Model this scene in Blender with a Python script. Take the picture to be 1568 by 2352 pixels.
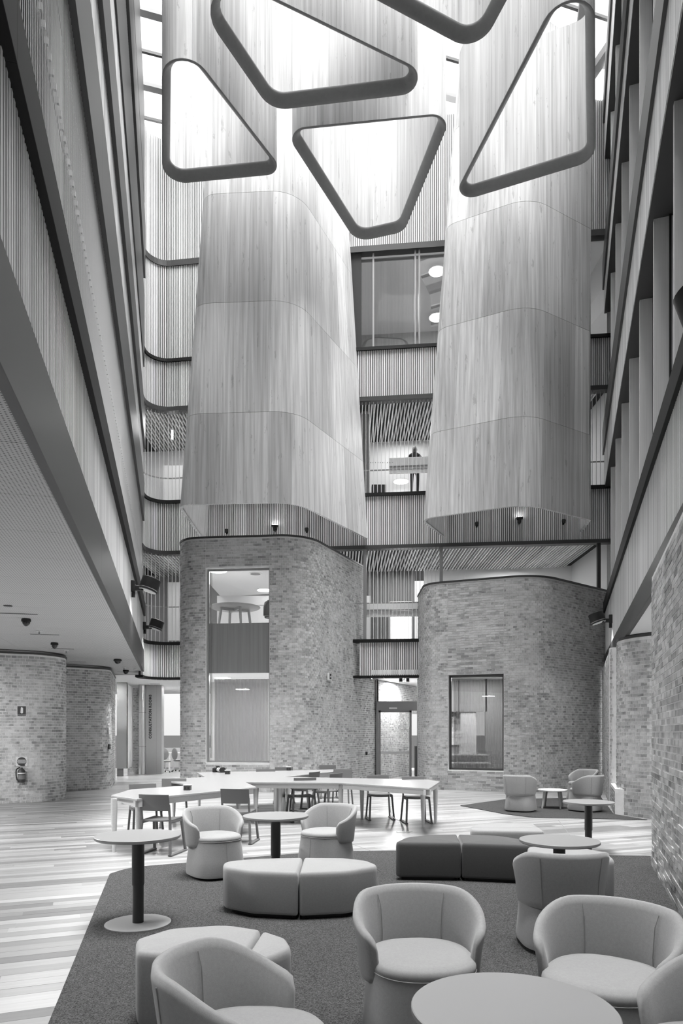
import bpy, bmesh, math, random
from mathutils import Vector, Matrix, noise as mnoise

for o in list(bpy.data.objects): bpy.data.objects.remove(o)
SC = bpy.context.scene
COL = SC.collection
R = random.Random(7)
PI = math.pi

# ------------------------------------------------------------------ camera, sky, exposure
FPX, HZ, CH = 1568.0, 1683.0, 1.585        # focal length in pixels, horizon row, eye height
cd = bpy.data.cameras.new('camera'); CAM = bpy.data.objects.new('camera', cd); COL.objects.link(CAM)
CAM.location = (0, 0, CH); CAM.rotation_euler = (PI/2, 0, 0)
cd.sensor_fit = 'HORIZONTAL'; cd.sensor_width = 24.0; cd.lens = 24.0
cd.shift_y = (HZ-1176)/1568.0; cd.clip_start = .05; cd.clip_end = 200
SC.camera = CAM
wd = bpy.data.worlds.new('overcast_sky'); SC.world = wd; wd.use_nodes = True
nt_ = wd.node_tree; bg = nt_.nodes['Background']; SKY = 1.0        # overcast sky: zenith three times the horizon, grey ground below
tc_ = nt_.nodes.new('ShaderNodeTexCoord'); sp_ = nt_.nodes.new('ShaderNodeSeparateXYZ'); nt_.links.new(tc_.outputs['Generated'], sp_.inputs[0])
mr_ = nt_.nodes.new('ShaderNodeMapRange'); mr_.clamp = True; nt_.links.new(sp_.outputs[2], mr_.inputs[0])
for k_, v_ in zip(range(1, 5), (0.0, 1.0, SKY/3, SKY)): mr_.inputs[k_].default_value = v_
gt_ = nt_.nodes.new('ShaderNodeMath'); gt_.operation = 'GREATER_THAN'; gt_.inputs[1].default_value = -.004; nt_.links.new(sp_.outputs[2], gt_.inputs[0])
mm_ = nt_.nodes.new('ShaderNodeMath'); mm_.operation = 'MULTIPLY_ADD'; nt_.links.new(gt_.outputs[0], mm_.inputs[0]); mm_.inputs[1].default_value = .72; mm_.inputs[2].default_value = .28
ml_ = nt_.nodes.new('ShaderNodeMath'); ml_.operation = 'MULTIPLY'; nt_.links.new(mr_.outputs[0], ml_.inputs[0]); nt_.links.new(mm_.outputs[0], ml_.inputs[1])
nt_.links.new(ml_.outputs[0], bg.inputs[1]); bg.inputs[0].default_value = (1, 1, 1, 1)
sl_ = bpy.data.lights.new('veiled_sun', 'SUN'); sl_.energy = 9.0; sl_.angle = math.radians(40)      # high sun spread by thin cloud
so_ = bpy.data.objects.new('veiled_sun', sl_); COL.objects.link(so_); so_.location = (6, 8, 40); so_.rotation_euler = Vector((-.10, .14, -1)).to_track_quat('-Z', 'Y').to_euler()
SC.view_settings.view_transform = 'Standard'; SC.view_settings.look = 'None'
SC.view_settings.gamma = 1; SC.view_settings.use_curve_mapping = False
SC.view_settings.exposure = 1.4
SC.cycles.max_bounces = 10; SC.cycles.diffuse_bounces = 6; SC.cycles.transparent_max_bounces = 24

def W(px, py, d): return Vector(((px-784)*d/FPX, d, CH+(HZ-py)*d/FPX))
def G(px, py, z=0.0):
    d = (CH-z)*FPX/(py-HZ); return Vector(((px-784)*d/FPX, d, z))

# ------------------------------------------------------------------ mesh builder
class MB:
    def __init__(s): s.v = []; s.f = []; s.t = []
    def add(s, vs, fs, tone=.5):
        b = len(s.v); s.v += [tuple(p) for p in vs]
        for f in fs: s.f.append(tuple(i+b for i in f)); s.t.append(tone)
        return s
    def box(s, x0, y0, z0, x1, y1, z1, tone=.5):
        return s.add([(x0,y0,z0),(x1,y0,z0),(x1,y1,z0),(x0,y1,z0),(x0,y0,z1),(x1,y0,z1),(x1,y1,z1),(x0,y1,z1)],
                     [(0,3,2,1),(4,5,6,7),(0,1,5,4),(1,2,6,5),(2,3,7,6),(3,0,4,7)], tone)
    def obox(s, c, t, hl, n0, n1, z0, z1, tone=.5):
        # box along unit tangent t (2D), n = (ty,-tx); n0 < n1 are offsets along n
        nx, ny = t[1], -t[0]
        p = [(c[0]+a*hl*t[0]+b*nx, c[1]+a*hl*t[1]+b*ny) for a, b in ((-1,n0),(1,n0),(1,n1),(-1,n1))]
        vs = [(x,y,z0) for x,y in p]+[(x,y,z1) for x,y in p]
        return s.add(vs, [(0,1,2,3),(7,6,5,4),(4,5,1,0),(5,6,2,1),(6,7,3,2),(7,4,0,3)], tone)
    def prism(s, poly, z0, z1, tone=.5):
        n = len(poly)
        a = sum(poly[i][0]*poly[(i+1)%n][1]-poly[(i+1)%n][0]*poly[i][1] for i in range(n))
        if a < 0: poly = poly[::-1]
        vs = [(p[0],p[1],z0) for p in poly]+[(p[0],p[1],z1) for p in poly]
        fs = [tuple(range(n-1,-1,-1)), tuple(range(n,2*n))]+[(i,(i+1)%n,n+(i+1)%n,n+i) for i in range(n)]
        return s.add(vs, fs, tone)
    def tube(s, pts, r, n=8, tone=.5, cap=True):
        pts = [Vector(p) for p in pts]; rs = r if isinstance(r, (list, tuple)) else [r]*len(pts)
        vs = []; fs = []; m = len(pts); up = None
        for i, p in enumerate(pts):
            d = (pts[min(i+1,m-1)]-pts[max(i-1,0)]).normalized()
            if up is None: up = Vector((0,0,1)) if abs(d.z) < .9 else Vector((1,0,0))
            u = d.cross(up).normalized(); w = u.cross(d).normalized(); up = w
            for k in range(n):
                a = 2*PI*k/n; vs.append(p+(u*math.cos(a)+w*math.sin(a))*rs[i])
        for i in range(m-1):
            for k in range(n): fs.append((i*n+k, i*n+(k+1)%n, (i+1)*n+(k+1)%n, (i+1)*n+k))
        if cap: fs += [tuple(range(n-1,-1,-1)), tuple((m-1)*n+k for k in range(n))]
        return s.add(vs, fs, tone)
    def lathe(s, c, prof, n=32, tone=.5):
        vs = []; fs = []; m = len(prof)
        for r, z in prof:
            for k in range(n): vs.append((c[0]+r*math.cos(2*PI*k/n), c[1]+r*math.sin(2*PI*k/n), c[2]+z))
        for i in range(m-1):
            for k in range(n): fs.append((i*n+k, i*n+(k+1)%n, (i+1)*n+(k+1)%n, (i+1)*n+k))
        fs += [tuple(range(n-1,-1,-1)), tuple((m-1)*n+k for k in range(n))]
        return s.add(vs, fs, tone)
    def loft(s, rings, closed=True, cap=True, tone=.5):
        n = len(rings[0]); vs = [p for r in rings for p in r]; fs = []
        for i in range(len(rings)-1):
            for k in range(n if closed else n-1): fs.append((i*n+k, i*n+(k+1)%n, (i+1)*n+(k+1)%n, (i+1)*n+k))
        if cap == 'strip':
            b = (len(rings)-1)*n
            for k in range(n//2-1): fs += [(n-1-k, n-2-k, k+1, k), (b+k, b+k+1, b+n-2-k, b+n-1-k)]
        elif cap: fs += [tuple(range(n-1,-1,-1)), tuple((len(rings)-1)*n+k for k in range(n))]
        return s.add(vs, fs, tone)
    def xf(s, M):
        s.v = [tuple(M @ Vector(p)) for p in s.v]; return s
    def mesh(s, name, smooth=False, angle=40):
        me = bpy.data.meshes.new(name); me.from_pydata(s.v, [], s.f)
        at = me.attributes.new('tone', 'FLOAT', 'FACE'); at.data.foreach_set('value', s.t)
        if smooth:
            me.polygons.foreach_set('use_smooth', [True]*len(me.polygons)); me.set_sharp_from_angle(angle=math.radians(angle))
        me.update(); return me
    def build(s, name, mat, parent=None, smooth=False, bevel=0, angle=40, seg=2, sub=0):
        me = s.mesh(name, smooth, angle)
        if bevel or sub:
            bm = bmesh.new(); bm.from_mesh(me); bmesh.ops.recalc_face_normals(bm, faces=bm.faces); bm.to_mesh(me); bm.free()
        o = bpy.data.objects.new(name, me); COL.objects.link(o); me.materials.append(mat)
        if parent: o.parent = parent
        if bevel:
            m = o.modifiers.new('b', 'BEVEL'); m.width = bevel; m.segments = seg; m.limit_method = 'ANGLE'; m.angle_limit = math.radians(35)
            m.harden_normals = False
        if sub:
            m = o.modifiers.new('s', 'SUBSURF'); m.levels = sub; m.render_levels = sub
        return o

def tag(o, label=None, cat=None, group=None, kind=None):
    if label: o['label'] = label
    if cat: o['category'] = cat
    if group: o['group'] = group
    if kind: o['kind'] = kind
    return o
def thing(name, label, cat, loc=(0,0,0), rz=0, group=None):
    o = bpy.data.objects.new(name, None); COL.objects.link(o); o.location = loc; o.rotation_euler = (0,0,rz)
    o.empty_display_size = .1
    return tag(o, label, cat, group)
def struct(name, label=None):
    o = bpy.data.objects.new(name, None); COL.objects.link(o); return tag(o, label, None, None, 'structure')
def copy_tree(o, parent=None):
    c = o.copy(); COL.objects.link(c); c.parent = parent
    for ch in list(o.children): copy_tree(ch, c)
    return c
def inst(name, me, parent, M):
    o = bpy.data.objects.new(name, me); COL.objects.link(o); o.parent = parent; o.matrix_basis = M; return o

# ------------------------------------------------------------------ paths
def roundpoly(pts, rad, closed=False, n=8):
    out = []; m = len(pts)
    for i, p in enumerate(pts):
        p = Vector(p); r = rad[i] if isinstance(rad, (list, tuple)) else rad
        if not closed and i in (0, m-1) or r <= 0: out.append(p); continue
        a = Vector(pts[(i-1)%m]); b = Vector(pts[(i+1)%m])
        u = (a-p).normalized(); w = (b-p).normalized(); ang = math.acos(max(-1, min(1, u.dot(w))))
        tl = min(r/math.tan(ang/2), (a-p).length*.49 if closed or 0 < i-1 else (a-p).length*.95, (b-p).length*.49 if closed or i+1 < m-1 else (b-p).length*.95)
        r2 = tl*math.tan(ang/2); c = p+(u+w).normalized()*(r2/math.sin(ang/2))
        s0 = p+u*tl-c; s1 = p+w*tl-c
        a0 = math.atan2(s0.y, s0.x); da = math.atan2(s1.y, s1.x)-a0
        while da > PI: da -= 2*PI
        while da < -PI: da += 2*PI
        for k in range(n+1): out.append(c+Vector((math.cos(a0+da*k/n), math.sin(a0+da*k/n)))*r2)
    return out
class Path:
    def __init__(s, pts):
        s.p = [Vector((q[0], q[1])) for q in pts]; s.s = [0.0]
        for a, b in zip(s.p, s.p[1:]): s.s.append(s.s[-1]+(b-a).length)
        s.L = s.s[-1]
    def at(s, q):
        q = max(0, min(s.L, q))
        lo = 0
        while lo < len(s.s)-2 and s.s[lo+1] < q: lo += 1
        a, b = s.p[lo], s.p[lo+1]; L = max(1e-9, s.s[lo+1]-s.s[lo]); f = (q-s.s[lo])/L
        return a+(b-a)*f, (b-a)/L
    def near(s, x, y):
        best = (1e9, 0)
        for i in range(int(s.L/.02)+1):
            p, t = s.at(i*.02); d = (p-Vector((x, y))).length
            best = min(best, (d, i*.02))
        return best[1]
    def px(s, px, lo=0, hi=1e9):
        best = (1e9, 0)
        for i in range(int(s.L/.01)+1):
            if not lo <= i*.01 <= hi: continue
            p, t = s.at(i*.01); best = min(best, (abs(784+FPX*p.x/p.y-px), i*.01))
        return best[1]

# ------------------------------------------------------------------ materials (procedural, greys)
MATS = {}
def _new(name):
    m = bpy.data.materials.new(name); m.use_nodes = True; nt = m.node_tree
    b = nt.nodes['Principled BSDF']; MATS[name] = m; return m, nt, b
def _n(nt, t, **k):
    n = nt.nodes.new(t)
    for a, v in k.items(): setattr(n, a, v)
    return n
def _math(nt, op, a, b=None):
    n = _n(nt, 'ShaderNodeMath', operation=op)
    for i, x in enumerate((a, b)):
        if x is None: continue
        if isinstance(x, (int, float)): n.inputs[i].default_value = x
        else: nt.links.new(x, n.inputs[i])
    return n.outputs[0]
def _coord(nt, scale, kind='Object'):
    tc = _n(nt, 'ShaderNodeTexCoord'); mp = _n(nt, 'ShaderNodeMapping'); mp.inputs['Scale'].default_value = scale
    nt.links.new(tc.outputs[kind], mp.inputs[0]); return mp.outputs[0]
def _noise(nt, vec, scale, detail=3, rough=.5):
    n = _n(nt, 'ShaderNodeTexNoise'); n.inputs['Scale'].default_value = scale; n.inputs['Detail'].default_value = detail
    n.inputs['Roughness'].default_value = rough; nt.links.new(vec, n.inputs['Vector']); return n.outputs[0]
def _grey(nt, val, b):
    c = _n(nt, 'ShaderNodeCombineColor')
    for i in range(3): nt.links.new(val, c.inputs[i])
    nt.links.new(c.outputs[0], b.inputs['Base Color'])
def _bump(nt, h, b, strength, dist):
    bp = _n(nt, 'ShaderNodeBump'); bp.inputs['Strength'].default_value = strength; bp.inputs['Distance'].default_value = dist
    nt.links.new(h, bp.inputs['Height']); nt.links.new(bp.outputs[0], b.inputs['Normal'])
def plain(name, v, rough=.5, metal=0, spec=.5):
    m, nt, b = _new(name); b.inputs['Base Color'].default_value = (v, v, v, 1); b.inputs['Roughness'].default_value = rough
    b.inputs['Metallic'].default_value = metal; b.inputs['Specular IOR Level'].default_value = spec; return m
def toned(name, v, amp, grain=(40,40,1.2), gscale=1.0, gamp=.25, rough=.5, spec=.4, bump=0, kind='Object', knots=0):
    # base grey * (1 + amp*(tone-.5)*2) * (1 + gamp*(grain noise))
    m, nt, b = _new(name); at = _n(nt, 'ShaderNodeAttribute', attribute_name='tone')
    vec = _coord(nt, grain, kind); nz = _noise(nt, vec, gscale, 4, .6)
    t = _math(nt, 'MULTIPLY_ADD', at.outputs['Fac'], 2*amp); t.node.inputs[2].default_value = 1-amp
    g = _math(nt, 'MULTIPLY_ADD', nz, 2*gamp); g.node.inputs[2].default_value = 1-gamp
    val = _math(nt, 'MULTIPLY', _math(nt, 'MULTIPLY', t, g), v)
    if knots:
        kv = _coord(nt, (5, 5, 1.1)); kn = _noise(nt, kv, 1.6, 5, .7)
        kf = _math(nt, 'GREATER_THAN', kn, .64); kk = _math(nt, 'MULTIPLY_ADD', kf, -knots); kk.node.inputs[2].default_value = 1
        val = _math(nt, 'MULTIPLY', val, kk)
    _grey(nt, val, b); b.inputs['Roughness'].default_value = rough; b.inputs['Specular IOR Level'].default_value = spec
    if bump: _bump(nt, nz, b, .4, bump)
    return m
def emit(name, s, v=1.0):
    m, nt, b = _new(name); b.inputs['Base Color'].default_value = (v, v, v, 1)
    b.inputs['Emission Color'].default_value = (1, 1, 1, 1); b.inputs['Emission Strength'].default_value = s; return m
def glass(name, tint=.95, ior=1.45, mul=1.0):
    m, nt, b = _new(name); nt.nodes.remove(b); out = nt.nodes['Material Output']
    tr = _n(nt, 'ShaderNodeBsdfTransparent'); tr.inputs[0].default_value = (tint, tint, tint, 1)
    gl = _n(nt, 'ShaderNodeBsdfGlossy'); gl.inputs['Roughness'].default_value = .01; gl.inputs[0].default_value = (.95,.95,.95,1)
    fr = _n(nt, 'ShaderNodeFresnel'); fr.inputs[0].default_value = ior
    mx = _n(nt, 'ShaderNodeMixShader'); f = _math(nt, 'MULTIPLY', fr.outputs[0], mul); f.node.use_clamp = True
    nt.links.new(f, mx.inputs[0]); nt.links.new(tr.outputs[0], mx.inputs[1]); nt.links.new(gl.outputs[0], mx.inputs[2])
    nt.links.new(mx.outputs[0], out.inputs[0]); return m
def sheer(name, v, alpha):
    m, nt, b = _new(name); b.inputs['Base Color'].default_value = (v,v,v,1); b.inputs['Roughness'].default_value = .9
    b.inputs['Alpha'].default_value = alpha; return m

M_fascia = plain('dark_painted_steel', .05, .42)
M_black = plain('black_metal', .012, .45)
M_blackrail = plain('black_rail', .008, .6, 0, .25)
M_slat = toned('timber_slat', .74, .24, (60,60,.8), 1, .12, .5)
M_slatback = plain('slat_backing', .035, .9)
M_wood = toned('timber_panel', .60, .20, (16,16,.30), 1, .66, .36, .5, knots=.25)
M_woodrim = toned('timber_rim', .26, .08, (10,10,14), 1, .14, .42)
M_mortar = toned('mortar', .80, 0, (6,6,6), 1, .22, .95, .2)
M_white = plain('white_plaster', .8, .6)
M_offwhite = plain('pale_paint', .62, .5)
M_ceilpan = None
M_steel = plain('brushed_steel', .6, .28, 1)
M_alu = plain('aluminium_frame', .34, .4, .6)
M_glass = glass('clear_glass')
M_mirrorglass = glass('facade_glass', .55, 1.6, 1.6)
M_lamp = emit('lamp_diffuser', 5.0)
M_rod = plain('screen_rod', .62, .4)
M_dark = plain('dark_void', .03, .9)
M_mid = plain('mid_grey_paint', .26, .6)
M_table = plain('pale_laminate', .36, .22)
M_tablewood = toned('pale_oak', .55, 0, (6,60,60), 1, .12, .4)
M_rt = plain('grey_tabletop', .27, .42)
M_pole = plain('charcoal_post', .035, .42)
M_plate = plain('base_plate_grey', .34, .5)
M_plastic = plain('grey_plastic', .125, .5)
M_skin = plain('skin', .35, .5)

def fabric(name, v, amp=.16):
    m, nt, b = _new(name)
    vec = _coord(nt, (1,1,1)); n1 = _noise(nt, vec, 420, 2, .6); n2 = _noise(nt, vec, 70, 5, .7)
    v1 = _math(nt, 'MULTIPLY_ADD', n1, 2*amp); v1.node.inputs[2].default_value = 1-amp
    v2 = _math(nt, 'MULTIPLY_ADD', n2, .36); v2.node.inputs[2].default_value = .82
    _grey(nt, _math(nt, 'MULTIPLY', _math(nt, 'MULTIPLY', v1, v2), v), b)
    b.inputs['Roughness'].default_value = .9; b.inputs['Specular IOR Level'].default_value = .15
    b.inputs['Sheen Weight'].default_value = .25; b.inputs['Sheen Roughness'].default_value = .5
    _bump(nt, n1, b, .25, .002); return m
M_fab = fabric('pale_wool', .305)
M_fab2 = fabric('mid_wool', .29)
M_fabd = fabric('charcoal_wool', .075, .3)
M_piping = plain('seam_thread', .24, .9)

def brickmat():
    m, nt, b = _new('brick'); at = _n(nt, 'ShaderNodeAttribute', attribute_name='tone'); info = _n(nt, 'ShaderNodeObjectInfo')
    geo = _n(nt, 'ShaderNodeNewGeometry'); vec = geo.outputs['Position']
    big = _noise(nt, vec, .9, 3, .6); fine = _noise(nt, vec, 38, 4, .65); smear = _noise(nt, vec, 9, 4, .6)
    t = _math(nt, 'MULTIPLY_ADD', at.outputs['Fac'], .44); t.node.inputs[2].default_value = .24
    g = _math(nt, 'MULTIPLY_ADD', fine, .7); g.node.inputs[2].default_value = .65
    val = _math(nt, 'MULTIPLY', t, g)
    wash = _math(nt, 'MULTIPLY', _math(nt, 'SUBTRACT', _math(nt, 'ADD', smear, big), .95), 3.2); wash.node.use_clamp = True
    mix = _n(nt, 'ShaderNodeMix'); nt.links.new(_math(nt, 'MULTIPLY', wash, .75), mix.inputs[0]); nt.links.new(val, mix.inputs[2]); mix.inputs[3].default_value = .74
    _grey(nt, mix.outputs[0], b); b.inputs['Roughness'].default_value = .92; b.inputs['Specular IOR Level'].default_value = .2
    _bump(nt, fine, b, .5, .006); return m
M_brick = brickmat()

def floormat():
    m, nt, b = _new('floor_board'); at = _n(nt, 'ShaderNodeAttribute', attribute_name='tone')
    vec = _coord(nt, (1.2, 34, 34)); nz = _noise(nt, vec, 1, 4, .6)
    t = _math(nt, 'MULTIPLY_ADD', at.outputs['Fac'], .25); t.node.inputs[2].default_value = .21
    g = _math(nt, 'MULTIPLY_ADD', nz, .36); g.node.inputs[2].default_value = .82
    _grey(nt, _math(nt, 'MULTIPLY', t, g), b)
    b.inputs['Roughness'].default_value = .3; b.inputs['Specular IOR Level'].default_value = .5; return m
M_floor = floormat()
def carpetmat():
    m, nt, b = _new('loop_carpet'); geo = _n(nt, 'ShaderNodeNewGeometry')
    n1 = _noise(nt, geo.outputs['Position'], 120, 3, .75)
    v = _math(nt, 'MULTIPLY_ADD', _math(nt, 'SUBTRACT', n1, .5), .36); v.node.inputs[2].default_value = .07
    v = _math(nt, 'MAXIMUM', v, .012)
    _grey(nt, v, b); b.inputs['Roughness'].default_value = .97; b.inputs['Specular IOR Level'].default_value = .1
    _bump(nt, n1, b, .8, .01); return m
M_carpet = carpetmat()
def perfmat():
    m, nt, b = _new('perforated_board')
    vec = _coord(nt, (34, 34, 0)); sep = _n(nt, 'ShaderNodeSeparateXYZ'); nt.links.new(vec, sep.inputs[0])
    fx = _math(nt, 'SUBTRACT', _math(nt, 'FRACT', sep.outputs[0]), .5); fy = _math(nt, 'SUBTRACT', _math(nt, 'FRACT', sep.outputs[1]), .5)
    rr = _math(nt, 'ADD', _math(nt, 'MULTIPLY', fx, fx), _math(nt, 'MULTIPLY', fy, fy))
    hole = _math(nt, 'LESS_THAN', rr, .055)
    val = _math(nt, 'MULTIPLY_ADD', hole, -.36); val.node.inputs[2].default_value = .50
    wz = _noise(nt, _coord(nt, (1.5, 30, 1)), 1, 3); w = _math(nt, 'MULTIPLY_ADD', wz, .2); w.node.inputs[2].default_value = .9
    _grey(nt, _math(nt, 'MULTIPLY', val, w), b); b.inputs['Roughness'].default_value = .6; return m
M_ceilpan = perfmat()

def score(p, size):
    # how large a piece shows from the viewpoint (0 when out of frame)
    x, y, z = p
    if y < .6: return 0
    u = 784+FPX*x/y; v = HZ-FPX*(z-CH)/y
    if not (-10 < u < 1578 and -10 < v < 2362): return 0
    return size/(y*y)

# ------------------------------------------------------------------ repeated fields
BR_H, BR_C, BR_S, BR_HD = .053, .0665, .236, .118
_bv = {}
def brick_mesh(L, k):
    key = (round(L, 3), k)
    if key not in _bv:
        mb = MB(); h = L/2-.006
        mb.box(-h, 0, 0, h, .03, BR_H, .06+.88*k/9)
        me = mb.mesh('brick'); me.materials.append(M_brick); _bv[key] = me
    return _bv[key]
def brick_wall(name, path, z0, z1, openings=(), stretch=(), n_ind=300, label=None, dark=0.0, joints=(), seed=1, proud=.006, cap=True, thick=.22, cap_end=1e9):
    rr = random.Random(seed); P = Path(path)
    # mortar core in cells, leaving the openings free
    sb = sorted(set([0.0, P.L]+[q for q in P.s]+[q for o in openings for q in o[:2] if 0 < q < P.L]))
    zb = sorted(set([z0, z1]+[q for o in openings for q in o[2:] if z0 < q < z1]))
    core = MB()
    for a, b in zip(sb, sb[1:]):
        if b-a < 1e-4: continue
        pa, ta = P.at(a+1e-5); pb, tb = P.at(b-1e-5); t = (pb-pa).normalized(); c = (pa+pb)/2
        for u, w in zip(zb, zb[1:]):
            sm, zm = (a+b)/2, (u+w)/2
            if any(o[0] < sm < o[1] and o[2] < zm < o[3] for o in openings): continue
            core.obox(c, t, (b-a)/2+.004, -thick, 0, u, w)
    W_ = core.build(name, M_mortar); tag(W_, label, None, None, 'structure')
    bricks = []
    nz = int((z1-z0)/BR_C); z = z0+.004
    for i in range(nz):
        zz = z0+.005+i*BR_C
        segs = sorted(set([0.0, P.L]+[q for s in stretch for q in s]+list(joints)))
        for a, b in zip(segs, segs[1:]):
            st = any(s[0]-1e-6 <= (a+b)/2 <= s[1] for s in stretch)
            L = BR_S if st else BR_HD
            off = (i % 2)*L/2
            q = a-off+ (0 if st else rr.uniform(-.004, .004))
            while q < b-.02:
                e0, e1 = max(q, a), min(q+L, b); q += L
                if e1-e0 < .03: continue
                sm = (e0+e1)/2; hit = False
                for o in openings:
                    if zz+BR_H > o[2]+.004 and zz < o[3]-.004:
                        if e0 >= o[0]-.002 and e1 <= o[1]+.002: hit = True
                        elif o[0] < e1 and e0 < o[1]:
                            if e0 < o[0]: e1 = min(e1, o[0])
                            else: e0 = max(e0, o[1])
                if hit or e1-e0 < .025: continue
                sm = (e0+e1)/2; c, t = P.at(sm); Lr = e1-e0
                n = Vector((t.y, -t.x)); v = -c.normalized()
                k = min(9, max(0, int(rr.gauss(5.2-dark, 2.3))))
                if rr.random() < .06: k = 0
                bricks.append((score((c.x, c.y, zz), Lr*max(0, n.dot(v))), c, t, Lr, zz, k, abs(Lr-L) < .004, rr.uniform(-.003, .004)+proud))
    order = sorted((b for b in bricks if b[6] and b[0] > 0), key=lambda b: -b[0])[:n_ind]; ind = set(id(b) for b in order)
    rest = MB()
    for b in bricks:
        s, c, t, L, zz, k, full, pr = b
        if id(b) in ind:
            n = Vector((t.y, -t.x)); c2 = c+n*pr
            M = Matrix(((t.x, -n.x, 0, c2.x), (t.y, -n.y, 0, c2.y), (0, 0, 1, zz), (0, 0, 0, 1)))
            inst('brick', brick_mesh(L, k), W_, M)
        else:
            p = MB(); h = L/2-.006
            rest.obox(c, t, h, pr-.03, pr, zz, zz+BR_H, .06+.88*k/9)
    if rest.v:
        o = rest.build('brick_courses', M_brick, W_); o['kind'] = 'stuff'
    if cap:
        cp = MB()
        for a, b in zip(P.s, P.s[1:]):
            b = min(b, cap_end)
            if b-a < 1e-4: continue
            pa, _ = P.at(a+1e-5); pb, _ = P.at(b-1e-5)
            cp.obox((pa+pb)/2, (pb-pa).normalized(), (b-a)/2+.01, -thick-.01, .025, z1, z1+.05)
        cp.build('coping', M_fascia, W_)
    return W_, P

def slat_run(parent, pts, z0, z1, pitch=.057, w=.036, depth=.04, mat=None, n_ind=0, back=True, seed=3, name='slat', backmat=None, skip=None, off=0.0):
    rr = random.Random(seed); P = Path(pts); n = int(P.L/pitch); pos = []
    for i in range(n):
        q = (i+.5)*pitch; c, t = P.at(q)
        if skip and skip(c, q): continue
        pos.append((score((c.x, c.y, (z0+z1)/2), 1), c, t))
    ind = sorted(pos, key=lambda a: -a[0])[:n_ind]; ids = set(id(a) for a in ind if a[0] > 0)
    rest = MB(); var = []
    if ids:
        for k in range(6):
            mb = MB(); mb.box(-w/2, 0, z0, w/2, depth, z1, .1+.8*k/5); me = mb.mesh(name); me.materials.append(mat or M_slat); var.append(me)
    for a in pos:
        s, c, t = a
        if id(a) in ids:
            nn = Vector((t.y, -t.x)); c2 = c+nn*off
            inst(name, rr.choice(var), parent, Matrix(((t.x, -nn.x, 0, c2.x), (t.y, -nn.y, 0, c2.y), (0,0,1,0), (0,0,0,1))))
        else: rest.obox(c, t, w/2, off-depth, off, z0, z1, rr.random())
    if rest.v: rest.build(name+'_field', mat or M_slat, parent)['kind'] = 'stuff'
    if back:
        bk = MB()
        for a, b in zip(P.s, P.s[1:]):
            if b-a < 1e-4: continue
            pa, _ = P.at(a+1e-5); pb, _ = P.at(b-1e-5)
            if skip and skip((pa+pb)/2, (a+b)/2): continue
            bk.obox((pa+pb)/2, (pb-pa).normalized(), (b-a)/2+.003, off-depth-.06, off-depth+.002, z0, z1)
        if bk.v: bk.build(name+'_backing', backmat or M_slatback, parent)
    return P
def band(mb, pts, z0, z1, n0, n1, tone=.5):
    P = Path(pts)
    for a, b in zip(P.s, P.s[1:]):
        if b-a < 1e-4: continue
        pa, _ = P.at(a+1e-5); pb, _ = P.at(b-1e-5)
        mb.obox((pa+pb)/2, (pb-pa).normalized(), (b-a)/2+.004, n0, n1, z0, z1, tone)
    return mb

# ================================================================== FLOOR
U = Vector((.931, .364)); V = Vector((-.364, .931))       # board direction and across
fl = MB().box(-15, -4, -.12, 13, 31, -.012).build('floor', plain('floor_bed', .22, .8)); tag(fl, 'pale timber board floor of the hall', None, None, 'structure')
BW_, BL_ = .132, 2.35
bl = []; rr = random.Random(11)
j = -130
while j < 330:
    v0 = j*BW_; off = rr.uniform(0, BL_); i = -8
    while i < 12:
        c = U*(i*BL_+off)+V*(v0)
        if -14 < c.x < 12.5 and -3 < c.y < 30.3: bl.append((score((c.x, c.y, 0), 1), c, min(5, max(0, int(rr.gauss(2.7, 1.5))))))
        i += 1
    j += 1
bl.sort(key=lambda a: -a[0])
fv = []
for k in range(6):
    mb = MB().box(-BL_/2+.001, -BW_/2+.0012, -.02, BL_/2-.001, BW_/2-.0012, 0, k/5); me = mb.mesh('floor_board'); me.materials.append(M_floor); fv.append(me)
rest = MB(); ca = math.atan2(U.y, U.x)
for n_, (s, c, k) in enumerate(bl):
    if n_ < 300 and s > 0:
        inst('floor_board', fv[k], fl, Matrix.Translation((c.x, c.y, 0)) @ Matrix.Rotation(ca, 4, 'Z'))
    else:
        # in the board frame, rotated as one object below
        x, y = c.dot(U), c.dot(V)
        rest.box(x-BL_/2+.001, y-BW_/2+.0012, -.02, x+BL_/2-.001, y+BW_/2-.0012, 0, k/5)
o = rest.build('floor_boards', M_floor, fl); o.rotation_euler = (0, 0, ca); o['kind'] = 'stuff'

# ================================================================== LEFT AND RIGHT FACADES
uL = Vector((-.2474, 1)).normalized(); uR = -Vector((.327, 1)).normalized()
def PL(y): return (-.883-.2474*y, y)
def PR(y): return (1.176+.327*y, y)
Y1L, Y1R, Y0 = 20.75, 20.45, -2.9
LP = lambda a=Y0, b=Y1L: [PL(a), PL(b)]                    # near -> far, faces the hall
RP = lambda a=Y0, b=Y1R: [PR(b), PR(a)]                    # far -> near, faces the hall
wl = struct('wall_left', 'left gallery facade of timber slats and dark steel bands')
wr = struct('wall_right', 'right facade of timber slats, dark steel bands and deep fins')

def pieces(parent, name, fn, a, b, step, z0, z1, n0, n1, mat, bev=.004):
    y = a; k = 0
    while y < b-.05:
        e = min(b, y+step); mb = MB(); band(mb, fn(y+.003, e-.003), z0, z1, n0, n1); mb.build(name, mat, parent, bevel=bev); y = e
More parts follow.
